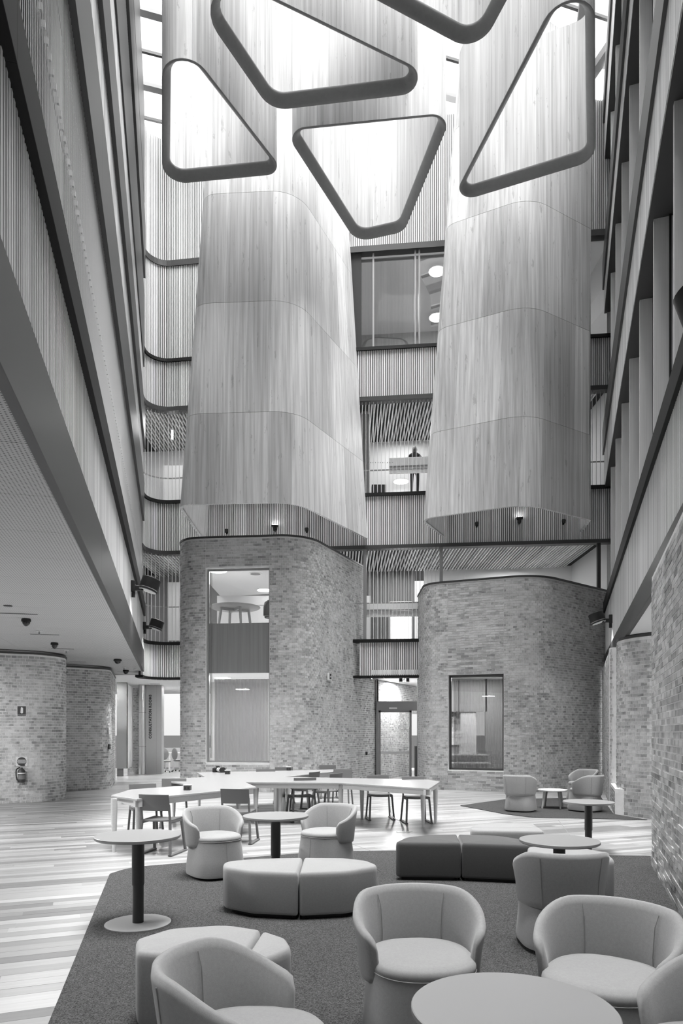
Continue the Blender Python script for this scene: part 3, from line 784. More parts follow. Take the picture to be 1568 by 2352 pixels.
w2 = struct('window_2', 'curtained window in the lower brick drum')
a, t = Pr.at(ra); b, _ = Pr.at(rb); n = Vector((t.y, -t.x)); a3, b3 = a-n*.16, b-n*.16
frame_rect(w2, a3, b3, .55, 3.19, .06, .06, M_fascia)
MB().obox((a3+b3)/2-n*.02, t, (b3-a3).length/2-.05, -.008, 0, .6, 3.12).build('window_pane', M_glass, w2)
curtain(w2, a3+t*.08-n*.2, b3-t*.04-n*.2, .6, 3.05, .03, 15, sheer('grey_sheer', .26, .55), seed=4)
di2 = struct('wall_drum_right_room', 'room inside the lower brick drum')
MB().prism([(2.6, 19.6), (6.2, 19.4), (7.5, 20.6), (2.6, 23.5)], 3.3, 3.36).build('room_ceiling', M_offwhite, di2)
MB().prism([(2.4, 21.6), (3.72, 21.6), (3.72, 21.7), (2.4, 21.7)], 0, 3.3).build('room_wall', M_mid, di2)
MB().prism([(4.55, 21.6), (8.2, 21.6), (8.2, 21.7), (4.55, 21.7)], 0, 3.3).build('room_wall', M_mid, di2)
MB().box(3.7, 21.6, 2.25, 4.6, 21.7, 3.3).build('room_wall', M_mid, di2)
MB().box(3.7, 21.66, 0, 4.25, 21.7, 2.3).build('door_leaf', M_offwhite, di2)
o = thing('wall_picture', 'dark abstract landscape print hanging behind the grey sheer curtain', 'picture', (3.33, 21.55, 1.2))
def paint():
    m, nt, b = _new('abstract_print'); v = _coord(nt, (3, 3, 3)); nz = _noise(nt, v, 2.2, 8, .75)
    tc = _n(nt, 'ShaderNodeTexCoord'); sp = _n(nt, 'ShaderNodeSeparateXYZ'); nt.links.new(tc.outputs['Object'], sp.inputs[0])
    q = _math(nt, 'ADD', nz, _math(nt, 'MULTIPLY', sp.outputs[2], -.45)); f = _math(nt, 'MULTIPLY_ADD', q, 3.0); f.node.inputs[2].default_value = -.25; f.node.use_clamp = True
    _grey(nt, _math(nt, 'MULTIPLY', f, .6), b); return m
MB().box(-.42, 0, 0, .42, .03, 1.05).build('canvas', paint(), o)
sf = thing('sofa', 'low rounded sofa end behind the curtain of the lower drum', 'sofa', (3.75, 20.2, 0))
MB().loft([[(x*.62, y*.35, z) for x, y in [p for p in roundpoly([(-1,-1),(1,-1),(1,1),(-1,1)], .35, True, 5)]] for z in (.02, .5, .72)]).build('body', M_fab2, sf, smooth=True, bevel=.05)
MB().box(-.6, .1, .72, .6, .33, .95).build('backrest', M_fab2, sf, bevel=.05)
fill_light('drum_right_fill', (4.3, 20.4, 3.25), 1.2, .8, 45)  # added fill brightening the room behind the curtain

# ------------------------------------------------ entrance door
dr = struct('door_1', 'automatic glass sliding door between the two brick drums')
y0 = 22.45; X = lambda px: (px-784)*y0/FPX; Z = lambda py: CH+(HZ-py)*y0/FPX
def dbox(name, p0, p1, q0, q1, mat, dy=0, th=.08): return MB().box(X(p0), y0+dy, Z(q1), X(p1), y0+dy+th, Z(q0)).build(name, mat, dr)
dbox('door_header', 864, 990, 1611, 1632, M_alu, -.06, .2)
dbox('door_jamb', 863.5, 868.5, 1560, 1800, M_alu, 0, .12)
dbox('door_transom_frame', 866, 869, 1562, 1611, M_white, 0)
for p0, p1, q0, q1 in ((869, 874, 1631, 1794), (940, 945, 1631, 1794), (869, 945, 1631, 1636)): dbox('door_stile', p0, p1, q0, q1, M_alu)
dbox('door_glass', 874, 940, 1636, 1794, M_glass, .03, .01)
dbox('door_safety_strip', 874, 940, 1726, 1732, M_white, .028, .004)
dbox('door_sensor', 893, 911, 1625, 1629, M_white, -.09, .03)
dbox('transom_glass', 869, 990, 1563, 1611, M_glass, .04, .01)
dbox('door_notice', 938.2, 939.6, 1678, 1704, M_white, .02, .006)
MB().box(4.2, 21.8, 0, 4.3, 31, 3.4).build('corridor_wall', M_white, dr)
bn = thing('recycling_bin', 'tall black recycling bin standing beyond the sliding door', 'bin', (2.92-.1, 24.4, 0))
MB().box(-.2, -.2, .04, .2, .2, 1.12).build('body', M_black, bn, bevel=.02); MB().box(-.19, -.19, 0, .19, .19, .04).build('plinth', M_fascia, bn)
MB().box(-.14, -.21, .98, .14, -.2, 1.03).build('slot', M_mid, bn)
for k in range(3): MB().box(-.12, -.206, .40-.03*k, .12-.03*k, -.2, .414-.03*k).build('label_line', M_white, bn)

# ------------------------------------------------ consultation area
cs = thing('steel_column', 'round brushed steel column left of the consultation rooms sign', 'column', tuple(G(327, 1778)))
MB().lathe((0,0,0), [(.14, 0), (.14, 3.42)], 28).build('shaft', M_steel, cs, smooth=True)
for z in (1.05, 2.35): MB().lathe((0,0,0), [(.144, z), (.144, z+.02)], 28).build('joint_ring', M_mid, cs, smooth=True)
def text(parent, s, size, loc, rot, mat, name='lettering', extrude=.003, align='LEFT', spacing=1.0):
    c = bpy.data.curves.new(name, 'FONT'); c.body = s; c.size = size; c.extrude = extrude; c.align_x = align; c.space_character = spacing; c.offset = .006
    o = bpy.data.objects.new(name, c); COL.objects.link(o); o.location = loc; o.rotation_euler = rot; c.materials.append(mat)
    if parent: o.parent = parent
    return o
sg = thing('sign_pillar', 'grey pillar lettered consultation rooms in vertical capitals', 'sign', tuple(G(353, 1778)))
MB().box(-.30, 0, 0, .30, .35, 3.40).build('panel', plain('pillar_grey', .34, .5), sg)
MB().box(.105, -.003, 0, .112, .001, 3.40).build('panel_joint', M_mid, sg)
text(sg, 'CONSULTATION ROOMS', .135, (-.09, -.004, 1.36), Matrix(((0,-1,0),(0,0,-1),(1,0,0))).to_euler(), M_black, spacing=1.12)
tp = thing('timber_partition', 'tall timber joinery panel beside the far aisle wall', 'partition', (0,0,0))
p0, p1, p2 = G(268, 1783), G(291, 1783), G(306, 1772)
MB().prism([(p0.x, p0.y), (p1.x, p1.y), (p1.x, p1.y+.1), (p0.x, p0.y+.1)], .28, 3.42).build('panel', plain('joinery_grey', .24, .5), tp)
MB().prism([(p1.x, p1.y), (p2.x, p2.y+.8), (p2.x, p2.y+.9), (p1.x, p1.y+.1)], .28, 3.35).build('return_panel', M_white, tp)
MB().prism([(p0.x, p0.y+.02), (p1.x-.15, p1.y+.02), (p1.x-.15, p1.y+.1), (p0.x, p0.y+.1)], 0, .28).build('plinth', plain('plinth_grey', .16, .6), tp)
def swivel(loc, rz, label):
    o = thing('swivel_chair', label, 'chair', loc, rz, 'task chairs in the bright consultation area')
    for k in range(5):
        a = 2*PI*k/5; MB().tube([(0,0,.1), (.26*math.cos(a), .26*math.sin(a), .07)], .018, 6).build('foot_spoke', M_steel, o)
        MB().lathe((.27*math.cos(a), .27*math.sin(a), .03), [(.01, -.03), (.03, -.01), (.03, .015), (.01, .03)], 10).build('castor', M_black, o)
    MB().tube([(0,0,.08), (0,0,.42)], .025, 8).build('stem', M_steel, o)
    MB().loft([[(.24*s*math.cos(q), .24*s*math.sin(q), z) for q in [2*PI*i/20 for i in range(20)]] for z, s in ((.41, .8), (.43, 1), (.47, 1), (.49, .8))]).build('seat', M_fab2, o, smooth=True)
    MB().loft([[(.21*s*math.cos(q), .22+.02*d, .72+.24*s*math.sin(q)) for q in [2*PI*i/20 for i in range(20)]] for d, s in ((-1, .8), (0, 1), (1, 1), (2, .8))]).build('backrest', M_fab2, o, smooth=True)
    return o
swivel(tuple(G(380, 1774)), .6, 'mid-grey task chair beside the sign pillar, left of the pair')
swivel(tuple(G(412, 1771.5)), 2.4, 'mid-grey task chair beside the brick drum, right of the pair')
dk = thing('desk', 'pale desk in the bright consultation area behind the task chairs', 'desk', (-6.4, 29.3, 0))
MB().box(-1, -.4, .70, 1, .4, .74).build('desk_top', M_white, dk)
for x in (-.9, .9):
    for y in (-.33, .33): MB().box(x-.03, y-.03, 0, x+.03, y+.03, .70).build('leg', M_white, dk)
MB().box(-9, 31, 0, -3.5, 31.1, .9).build('wall_far_dado', M_white)['kind'] = 'structure'

# ------------------------------------------------ lamps in the galleries, with added fill lights
disc_light((3.02, 21.6, 16.2), .26, 'large glowing ceiling disc at the top of the upper office window')
disc_light((3.35, 24.0, 16.2), .27, 'smaller glowing ceiling disc deeper in the upper office')
disc_light((2.05, 23.5, 10.25), .26, 'glowing pendant disc behind the second gallery balustrade')
o = thing('ceiling_light', 'round recessed light on the white panel above the lower drum', 'lamp', (4.28, 23.7, 6.85))
MB().lathe((0,0,0), [(.3, 0), (.3, -.03), (.26, -.03)], 28).build('trim_ring', M_white, o, smooth=True); MB().lathe((0,0,0), [(.2, -.035), (.2, -.03)], 28).build('grille', M_mid, o)
MB().tube([(0,0,0), (0,0,.5)], .01).build('stem', M_white, o)
for x in (-5.5, -1.8, 2.0, 5.6):
    fill_light('gallery_fill', (x, 22.8, 7.25), 1.5, 1.5, 16); fill_light('gallery_fill', (x, 22.9, 11.8), 1.5, 1.5, 16); fill_light('gallery_fill', (x, 23.5, 16.2), 1.5, 1.5, 14)  # area fills added to brighten the gallery levels, no fittings
fill_light('entrance_fill', (2.0, 23.6, 3.3), .4, .4, 60)  # small fill added to brighten the doorway, no fitting there
tb = thing('tube_light', 'slim vertical tube lamp glowing behind the curved second gallery', 'lamp', tuple(W(395.5, 1000, 22.3)))
MB().tube([(0,0,-.12), (0,0,.16)], .03, 10).build('tube', M_lamp, tb); MB().tube([(0,0,.16), (0,0,.2)], .032, 10).build('cap', M_mid, tb)
# aisle downlights
for k, (x, y, zr) in enumerate([(-7.6, 17.4, 0), (-6.0, 19.9, 0)]):
    o = thing('downlight', ['recessed spot washing the second aisle wall', 'recessed spot at the corner of the second aisle wall'][k], 'lamp', (x, y, 3.445))
    MB().lathe((0,0,0), [(.06, .0), (.06, -.012), (.045, -.012)], 16).build('bezel', M_white, o)
    l = bpy.data.lights.new('downlight_beam', 'SPOT'); l.energy = 130; l.spot_size = 1.2; l.spot_blend = .8; l.shadow_soft_size = .05
    lo = bpy.data.objects.new('downlight_beam', l); COL.objects.link(lo); lo.parent = o; lo.location = (0, 0, -.03); lo.rotation_euler = (-.25, 0, 0)
for x, y, p in ((-6.2, 8.5, 100), (-4.2, 5.2, 30), (-9.5, 11.5, 90), (-8.5, 24, 130), (-6, 23.6, 130), (-6.2, 28, 220), (7.4, 10.6, 60), (-8.5, 15.0, 40)):
    fill_light('aisle_fill', (x, y, 3.42), .5, .5, p)  # added fills, no fittings: brighten aisle floor, right recess and consultation area

# ================================================================== CARPETS
def gp(pts): return [tuple(G(u, v))[:2] for u, v in pts]
cp = roundpoly(gp([(60, 2480), (252, 2009), (300, 1994), (745, 1957), (905, 1955.5), (1373, 1966), (1494, 1967.7)])+[(3.70, 8.145), (1.65, 2.25), (-1.0, 2.25)], [0, .12, .5, .6, .5, 0, 0, 0, 0, 0], closed=True, n=6)
tag(MB().prism(cp, .0, .012).build('carpet', M_carpet), 'large dark grey carpet under the lounge seating', 'carpet')
cp = roundpoly(gp([(1056, 1851), (1162, 1836.5), (1380, 1832), (1409, 1871), (1486, 1884), (1221, 1878), (1162, 1871)]), [.05, .6, 0, 0, 0, .3, .5], closed=True, n=5)
tag(MB().prism(cp, .0, .012).build('carpet', M_carpet), 'smaller dark carpet beneath the far chairs by the brick pier', 'carpet')
jn = MB()
for q in ([(1282, 1884), (1345, 1966)], [(745, 1915), (855, 1956)]):
    a, b = gp(q); a, b = Vector(a), Vector(b); jn = MB().obox((a+b)/2, (b-a).normalized(), (b-a).length/2, -.004, .004, -.001, .002); jn.build('expansion_joint', M_mid, fl)

# ================================================================== TUB CHAIRS
def sm(a, b, x): q = max(0, min(1, (x-a)/(b-a))); return q*q*(3-2*q)
def se(r, q, e=2.6):
    c, s_ = math.cos(q), math.sin(q); return (r*abs(c)**(2/e)*(1 if c > 0 else -1), r*abs(s_)**(2/e)*(1 if s_ > 0 else -1))
def tub_proto():
    t = thing('tub_chair', 'x', 'chair', (0,0,0), 0, 'upholstered tub chairs')
    MB().lathe((0,0,0), [(.25, 0), (.265, .008), (.265, .022)], 32).build('glide', M_black, t)
    Q = [2*PI*i/40 for i in range(40)]
    rings = [[(se(r, q, e)[0], se(r, q, e)[1]*1.05-.012, z) for q in Q] for z, r, e in ((.02, .265, 3), (.028, .286, 3), (.06, .291, 3), (.2, .281, 2.8), (.34, .271, 2.5), (.40, .268, 2.4))]
    skirt = MB().loft(rings).build('skirt', M_fab, t, smooth=True, angle=60)
    rings = [[(se(r, q, 2.4)[0], se(r, q, 2.4)[1]*1.05-.012, z) for q in Q] for z, r in ((.396, .255), (.40, .266), (.42, .269), (.440, .265), (.453, .252), (.462, .21), (.467, .12), (.468, .02))]
    seat = MB().loft(rings).build('seat', M_fab, t, smooth=True, angle=80)
    MB().tube([(se(.2695, q, 2.4)[0], se(.2695, q, 2.4)[1]*1.05-.012, .404) for q in Q+[0]], .0028, 6).build('seat_piping', M_piping, seat)
    # wrap-round back
    N = 44; TH = math.radians(122); rings = []
    for i in range(N+1):
        f = -1+2*i/N; th = f*TH; a = abs(math.degrees(th))
        zt = .735-.16*sm(45, 124, a); zb = .325+.015*sm(0, 120, a)
        u_ = max(0, (abs(f)-.90)/.10); sh = 1-math.sqrt(max(0, 1-u_*u_)); endf = 1-sh
        zt2 = zt-.055*sh; zb2 = zb+.045*sh                     # the arm ends in a rounded edge
        ring = []
        for (rad, k) in ((.292, 0), (.286, .12), (.292, .5), (.312, .9), (.325, .985), (.342, 1.0), (.36, .985), (.366, .9), (.352, .5), (.345, .12), (.335, .0), (.312, -.015)):
            z = zb2+(zt2-zb2)*k
            thick = .25+.75*endf; rm = .327; rad2 = (rm+(rad-rm)*thick+.022*sm(.35, .8, z))*.895
            rad2 *= 1-.05*sm(80, 122, a)
            ex, ey = rad2*math.sin(th), rad2*math.cos(th)
            ring.append((ex*1.01, ey*1.0+.01, z))
        rings.append(ring)
    back = MB().loft(rings).build('backrest', M_fab, t, smooth=True, angle=70)
    for sgn in (-1, 1):                                        # seams down the inside and outside of the back
        th = math.radians(38)*sgn
        for r0, r1 in ((.2895, .3125), (.372, .391)):
            pts = [((rad*.897)*math.sin(th)*1.01, rad*.897*math.cos(th)+.01, z) for rad, z in ((r0 if r0 < .3 else .350, .36), (r0-.002 if r0 < .3 else .357, .5), ((r0+.012) if r0 < .3 else .377, .64), ((r1+.013) if r0 < .3 else .386, .695))]
            MB().tube(pts, .0025, 6).build('seam', M_piping, back)
    MB().tube([(.0, -.319, .05), (0, -.308, .2), (0, -.295, .385)], .0025, 6).build('seam', M_piping, skirt)
    hb = MB().tube([(.12, .30, .30), (.12, .335, .30)], .012, 8).build('release_button', M_steel, t)
    return t
TUB = tub_proto(); used = [False]
def tub(px, d, face, label, mid=False, sc=1.0):
    o = TUB if not used[0] else copy_tree(TUB); used[0] = True
    o.location = ((px-784)*d/FPX, d, .012); o.rotation_euler = (0, 0, math.atan2(face[0], -face[1])); o['label'] = label
    return o
tub(965, 3.48, (.10, -1), 'nearest tub chair facing forward behind the low round table, left of centre right')
tub(1388, 3.2, (-.62, -.80), 'tub chair at the right turned toward the low round table')
o_ = tub(1655, 2.40, (-.9, -.2), 'tub chair cut off by the right edge of the view')
tub(572, 2.55, (1, -.05), 'tub chair at the bottom left facing right, in front of the pale ottoman')
tub(1283, 5.05, (.02, 1), 'tub chair seen squarely from behind in front of the right pedestal table')
tub(493, 7.55, (.72, -1), 'tub chair left of the middle pedestal table')
tub(750, 7.85, (-.75, -1), 'tub chair right of the middle pedestal table')
tub(1195, 13.75, (.55, .8), 'distant tub chair left of the small coffee table, seen from behind')
tub(1344, 13.75, (-.6, .8), 'distant tub chair right of the small coffee table, nearer of two')
tub(1336, 15.6, (-.9, -.5), 'distant tub chair farthest back against the brick drum')

# ================================================================== TABLES
def pedestal(px, d, z, r, rb, label, z0=.012, oy=0):
    t = thing('pedestal_table', label, 'table', ((px-784)*d/FPX, d, z0), 0, 'round pedestal tables'); z -= z0
    MB().lathe((0,0,0), [(r-.012, z-.028), (r, z-.02), (r, z-.003), (r-.003, z)], 64).build('table_top', M_rt, t, smooth=True, angle=30)
    MB().lathe((0,0,0), [(.11, z-.04), (.11, z-.028)], 24).build('mounting_plate', M_pole, t)
    MB().lathe((0,0,0), [(.050, z*.44), (.050, z-.06), (.058, z-.04)], 28).build('upper_post', M_pole, t, smooth=True)
    MB().lathe((0,0,0), [(.045, .01), (.045, z*.44)], 28).build('lower_post', M_pole, t, smooth=True)
    MB().lathe((0,0,0), [(rb, 0), (rb, .008), (rb-.01, .012)], 56).build('base_plate', M_plate, t, smooth=True, angle=30)
    return t
pedestal(317, 5.63, .742, .345, .265, 'pedestal table at the left edge of the carpet with its round base in view')
pedestal(633, 6.98, .742, .335, .24, 'pedestal table between the two middle tub chairs')
pedestal(1284, 5.80, .675, .33, .24, 'pedestal table behind the tub chair seen from the back')
pedestal(1351, 9.02, .678, .325, .2, 'farther right pedestal table on the bare timber floor', 0)
ct = thing('coffee_table', 'low round table cut by the bottom edge in the foreground', 'table', (.676, 2.69, .012))
MB().lathe((0,0,0), [(.385, .46), (.40, .468), (.40, .486), (.396, .49)], 72).build('table_top', M_rt, ct, smooth=True, angle=30)
MB().lathe((0,0,0), [(.05, .01), (.05, .46)], 28).build('post', M_pole, ct, smooth=True); MB().lathe((0,0,0), [(.27, 0), (.27, .01), (.26, .014)], 48).build('base_plate', M_plate, ct, smooth=True)
sct = thing('coffee_table', 'small white four-legged coffee table between the distant tub chairs', 'table', (4.42, 14.3, .012))
MB().lathe((0,0,0), [(.29, .36), (.30, .368), (.30, .385)], 40).build('table_top', M_white, sct, smooth=True, angle=30)
for k in range(4):
    a = .35+k*PI/2; MB().tube([(.2*math.cos(a), .2*math.sin(a), .36), (.26*math.cos(a), .26*math.sin(a), 0)], [.026, .018], 10).build('leg', [M_tablewood, M_alu, M_tablewood, M_alu][k], sct, smooth=True)

# ------------------------------------------------ branching communal table
ZT = .74
tt = thing('communal_table', 'long pale branching work table spreading across the hall', 'table')
def tp_(pts): return [tuple(G(u, v, ZT))[:2] for u, v in pts]
top = tp_([(255, 1826.5), (314, 1835), (589, 1807.5), (563, 1796), (780, 1797.5), (985, 1811), (1010, 1795), (985, 1790.5), (653, 1784), (789, 1769.5), (793, 1766.5), (600, 1771), (452, 1774), (471, 1785), (392, 1787.5), (380, 1793), (442, 1803), (300, 1813)])
MB().prism(top, ZT-.03, ZT).build('table_top', M_table, tt, bevel=.006)
def apron(q, inset=.0):
    for a, b in zip(q, q[1:]):
        a, b = Vector(a), Vector(b); t = (b-a).normalized(); MB().obox((a+b)/2, t, (b-a).length/2-.02, -.09, -.05, ZT-.11, ZT-.03).build('apron', M_tablewood, tt)
apron(top[1:3]); apron(top[3:6]); apron([top[5], top[6]]); apron([top[0], top[1]]); apron(top[8:10])
def tleg(p, spl=(0, 0)):
    MB().tube([(p[0], p[1], ZT-.03), (p[0], p[1], ZT-.2), (p[0]+spl[0], p[1]+spl[1], 0)], [.042, .042, .024], 12).build('leg', M_tablewood, tt, smooth=True)
for u, v in ((262, 1957), (318, 1962), (587, 1893), (831, 1882.5), (971, 1899.5), (1000, 1892)):
    p = G(u, v); tleg((p.x, p.y))
for u, v, dz in ((782, 1797, .1), (660, 1783, .12), (785, 1769, .15), (396, 1790, .1), (545, 1800, .1), (455, 1776, .1)):
    p = G(u, v, ZT); tleg((p.x, p.y+dz))
hp = G(642, 1790, ZT)
MB().lathe((hp.x, hp.y, 0), [(.14, 0), (.14, .02), (.11, .03), (.11, ZT-.03)], 28).build('hub_column', M_steel, tt, smooth=True)
def pbox(u, v, label, s=.10):
    p = G(u, v, ZT); o = thing('power_box', label, 'power box', (p.x, p.y, ZT), 0, 'power boxes on the work table')
    hs = MB().box(-s/2, -s/2, 0, s/2, s/2, .075).build('housing', M_fascia, o, bevel=.006); MB().box(-s/2-.004, -s/2-.004, .075, s/2+.004, s/2+.004, .083).build('lid', M_white, o)
    for k in (-1, 1): MB().box(k*s*.22-.012, -s/2-.003, .02, k*s*.22+.012, -s/2, .05).build('socket', M_black, hs)
pbox(430.5, 1815, 'power box on the left arm of the work table'); pbox(522.5, 1778, 'power box next to the camera on the work table'); pbox(663, 1769.5, 'power box on the back arm of the work table')
# camera with a white telephoto lens
pc = G(500, 1773.5, ZT); cm = thing('photo_camera', 'black camera with a white lens left lying on the work table', 'camera', (pc.x, pc.y, ZT), .55)
MB().box(-.085, -.035, 0, .075, .04, .10).build('body', M_black, cm, bevel=.012); MB().box(-.03, -.03, .10, .035, .035, .135).build('viewfinder_hump', M_black, cm, bevel=.01)
MB().box(-.11, -.04, 0, -.07, .045, .09).build('grip', M_black, cm, bevel=.012)
lb = MB().tube([(.0, -.035, .055), (.02, -.16, .05)], [.045, .05], 18).build('lens_barrel', M_white, cm, smooth=True)
MB().tube([(.01, -.09, .053), (.013, -.105, .0525)], .052, 18).build('focus_ring', M_black, lb)
MB().tube([(.02, -.16, .05), (.03, -.235, .046)], [.058, .068], 20).build('lens_hood', M_black, lb, smooth=True)

# ================================================================== SLED CHAIRS
def sled_proto():
    c = thing('sled_chair', 'x', 'chair', (0,0,0), 0, 'grey sled-base chairs at the work table')
    ns = 8; rings = []
    def slab_(rows, th, name):
        up = [[(x, y, z) for x, y, z in r] for r in rows]; vs = []; fs = []
        n = len(rows[0]); m = len(rows)
        P_ = [[Vector(p) for p in r] for r in rows]
        off = []
        for i in range(m):
            for j in range(n):
                a = P_[min(i+1, m-1)][j]-P_[max(i-1, 0)][j]; b = P_[i][min(j+1, n-1)]-P_[i][max(j-1, 0)]
                off.append(P_[i][j]+a.cross(b).normalized()*th)
        vs = [p for r in P_ for p in r]+off; N = m*n
        for i in range(m-1):
            for j in range(n-1):
                q = (i*n+j, i*n+j+1, (i+1)*n+j+1, (i+1)*n+j); fs.append(q); fs.append(tuple(N+k for k in q[::-1]))
        for i in range(m-1):
            fs.append((i*n, (i+1)*n, N+(i+1)*n, N+i*n)); fs.append(((i+1)*n-1, N+(i+1)*n-1, N+(i+2)*n-1, (i+2)*n-1))
        for j in range(n-1):
            fs.append((j, N+j, N+j+1, j+1)); fs.append(((m-1)*n+j, (m-1)*n+j+1, N+(m-1)*n+j+1, N+(m-1)*n+j))
        return MB().add(vs, fs).build(name, M_plastic, c, smooth=True, angle=50, bevel=.004)
    X_ = [-.205+.41*j/6 for j in range(7)]
    slab_([[(x, y, z-.012*(1-(x/.205)**2)) for x in X_] for y, z in ((-.21, .435), (-.19, .448), (-.05, .446), (.12, .44), (.18, .446))], -.018, 'seat')
    slab_([[(x, y+.03*(1-(x/.21)**2), z) for x in X_] for y, z in ((.185, .58), (.20, .66), (.215, .74), (.225, .795))], .016, 'backrest')
    for s_ in (-1, 1):
        x = .195*s_
        mb = MB()
        def bar(p, q, w, h):
            p, q = Vector(p), Vector(q); d = (q-p); L = d.length; d.normalize(); r = Vector((1,0,0)); u = d.cross(r).normalized()
            vs = [p+r*a*w/2+u*b*h/2 for a, b in ((-1,-1),(1,-1),(1,1),(-1,1))]+[q+r*a*w/2+u*b*h/2 for a, b in ((-1,-1),(1,-1),(1,1),(-1,1))]
            mb.add(vs, [(3,2,1,0),(4,5,6,7),(0,1,5,4),(1,2,6,5),(2,3,7,6),(3,0,4,7)])
        xo = x+.028*s_
        bar((xo, -.25, .012), (xo, .24, .012), .055, .02); mb.build('skid', M_plastic, c, bevel=.004); mb = MB()
        bar((xo, -.235, .015), (x, -.165, .44), .03, .038); mb.build('front_leg', M_plastic, c, bevel=.004); mb = MB()
        bar((xo, .23, .015), (x, .17, .45), .03, .036); bar((x, .17, .44), (x, .205, .66), .026, .03); mb.build('rear_leg', M_plastic, c, bevel=.004); mb = MB()
        bar((x, -.17, .425), (x, .18, .425), .026, .03); mb.build('seat_rail', M_plastic, c, bevel=.004)
    return c
SLED = sled_proto(); us = [False]
def sled(u, d, face, label):
    o = SLED if not us[0] else copy_tree(SLED); us[0] = True
    o.location = ((u-784)*d/FPX, d, 0); o.rotation_euler = (0, 0, math.atan2(face[0], -face[1])); o['label'] = label
sled(549, 9.9, (.12, 1), 'grey sled chair with its back to us, behind the left middle tub chair')
sled(692, 12.3, (-.35, 1), 'grey sled chair with its back to us at the inner corner of the table')
sled(872, 12.55, (.1, -1), 'grey sled chair tucked under the right arm, with the loose cable')
sled(955, 12.1, (.12, -1), 'grey sled chair at the outer end of the right arm')
sled(782, 14.6, (-.2, -1), 'grey sled chair on the far side of the right arm, near its root')
sled(750, 13.45, (-.85, .6), 'grey sled chair in front of the back arm, right of two small backs')
sled(700, 13.95, (-.9, .5), 'grey sled chair in front of the back arm, left of two small backs')
sled(400, 11.6, (.25, -1), 'grey sled chair standing between the two left arms of the table')
sled(334, 10.4, (.45, -.9), 'grey sled chair pushed in behind the left tip of the table')
sled(612, 14.6, (.2, -1), 'grey sled chair behind the steel hub of the table')
sled(755, 16.6, (.15, -1), 'grey sled chair on the far side of the back arm, right one')
sled(652, 15.5, (.1, -1), 'grey sled chair on the far side of the back arm, left one')
sled(372, 9.0, (.2, 1), 'grey sled chair partly hidden behind the left pedestal table')
cb = MB(); a = G(893, 1800, .7)
pts = [(a.x, a.y-.15, .70), (a.x, a.y-.2, .4), (a.x+.02, a.y-.5, .2), (a.x+.15, a.y-.7, .12), (a.x+.18, a.y-.9, .012), (a.x+.05, a.y-1.0, .01), (a.x+.2, a.y-1.05, .01), (a.x+.3, a.y-.95, .01)]
def smooth_pts(p, n=6):
    p = [Vector(q) for q in p]; out = []
    for i in range(len(p)-1):
        p0, p1, p2, p3 = p[max(i-1, 0)], p[i], p[i+1], p[min(i+2, len(p)-1)]
        for k in range(n):
            t = k/n; out.append(.5*((2*p1)+(-p0+p2)*t+(2*p0-5*p1+4*p2-p3)*t*t+(-p0+3*p1-3*p2+p3)*t**3))
    return out+[p[-1]]
tag(MB().tube(smooth_pts(pts), .006, 6).build('power_cable', M_white, None, smooth=True), 'thin white cable dangling from the right arm to the floor', 'cable')
a = G(470, 1812, .66)
tag(MB().tube(smooth_pts([(a.x-.3, a.y, .55), (a.x-.28, a.y-.1, .66), (a.x-.2, a.y, .5), (a.x-.15, a.y-.1, .62), (a.x+.0, a.y, .58), (a.x+.35, a.y, .6), (a.x+.5, a.y, .62), (a.x+.52, a.y, .5)]), .013, 6).build('cable_loom', M_black, None, smooth=True), 'black tangle of cables slung under the left arm of the table', 'cable')

# ================================================================== OTTOMANS
def ottoman(label, loc, rz, halves, h, mat, rb=.05, foot=True, nm='ottoman'):
    o = thing(nm, label, 'ottoman', loc, rz, 'upholstered ottoman benches')
    for poly, rad in halves:
        ring = roundpoly(poly, [max(q, .026) for q in rad], closed=True, n=8)
        a = sum(ring[i].x*ring[(i+1)%len(ring)].y-ring[(i+1)%len(ring)].x*ring[i].y for i in range(len(ring)))
        if a < 0: ring = ring[::-1]
        cx = sum(p.x for p in ring)/len(ring); cy = sum(p.y for p in ring)/len(ring)
        def off(dd):
            out = []; m = len(ring)
            for i, p in enumerate(ring):
                t = (ring[(i+1)%m]-ring[i-1]).normalized(); out.append(p-Vector((t.y, -t.x))*dd)
            return out
        rows = []
        for z, d in ((.035, .016), (.04, .006), (.06, 0), (h-.05, 0), (h-.026, .002), (h-.012, .007), (h-.004, .014), (h, .024)):
            rows.append([(p.x, p.y, z) for p in off(d)])
        mb = MB().loft(rows, cap=False)
        n = len(ring); b = len(mb.v); mb.v.append((cx, cy, h+.006)); base = len(rows[0])*(len(rows)-1)
        for i in range(n): mb.f.append((base+i, base+(i+1)%n, b)); mb.t.append(.5)
        mb.v.append((cx, cy, .035)); 
        for i in range(n): mb.f.append(((i+1)%n, i, b+1)); mb.t.append(.5)
        mb.build('cushion', mat, o, smooth=True, angle=50)
        MB().prism([(p.x, p.y) for p in off(.06)], 0, .036).build('plinth', M_black, o)
    return o
def wpoly(pts, z, org): return [(p.x-org[0], p.y-org[1]) for p in (G(u, v, z) for u, v in pts)]
# two-part lens-shaped bench in the centre
og = (-.36, 6.05)
L1 = [(-.735, .18), (-.66, -.08), (-.40, -.26), (-.005, -.33), (-.005, .37), (-.42, .33)]
L2 = [(.005, -.33), (.40, -.26), (.70, -.02), (.60, .22), (.40, .35), (.005, .37)]
ottoman('pale two-part ottoman bench with bowed front in the centre of the carpet', (og[0], og[1], .012), 0, [(L1, [.16, .14, .25, .02, .02, .25]), (L2, [.02, .25, .12, .12, .2, .02])], .40, M_fab2)
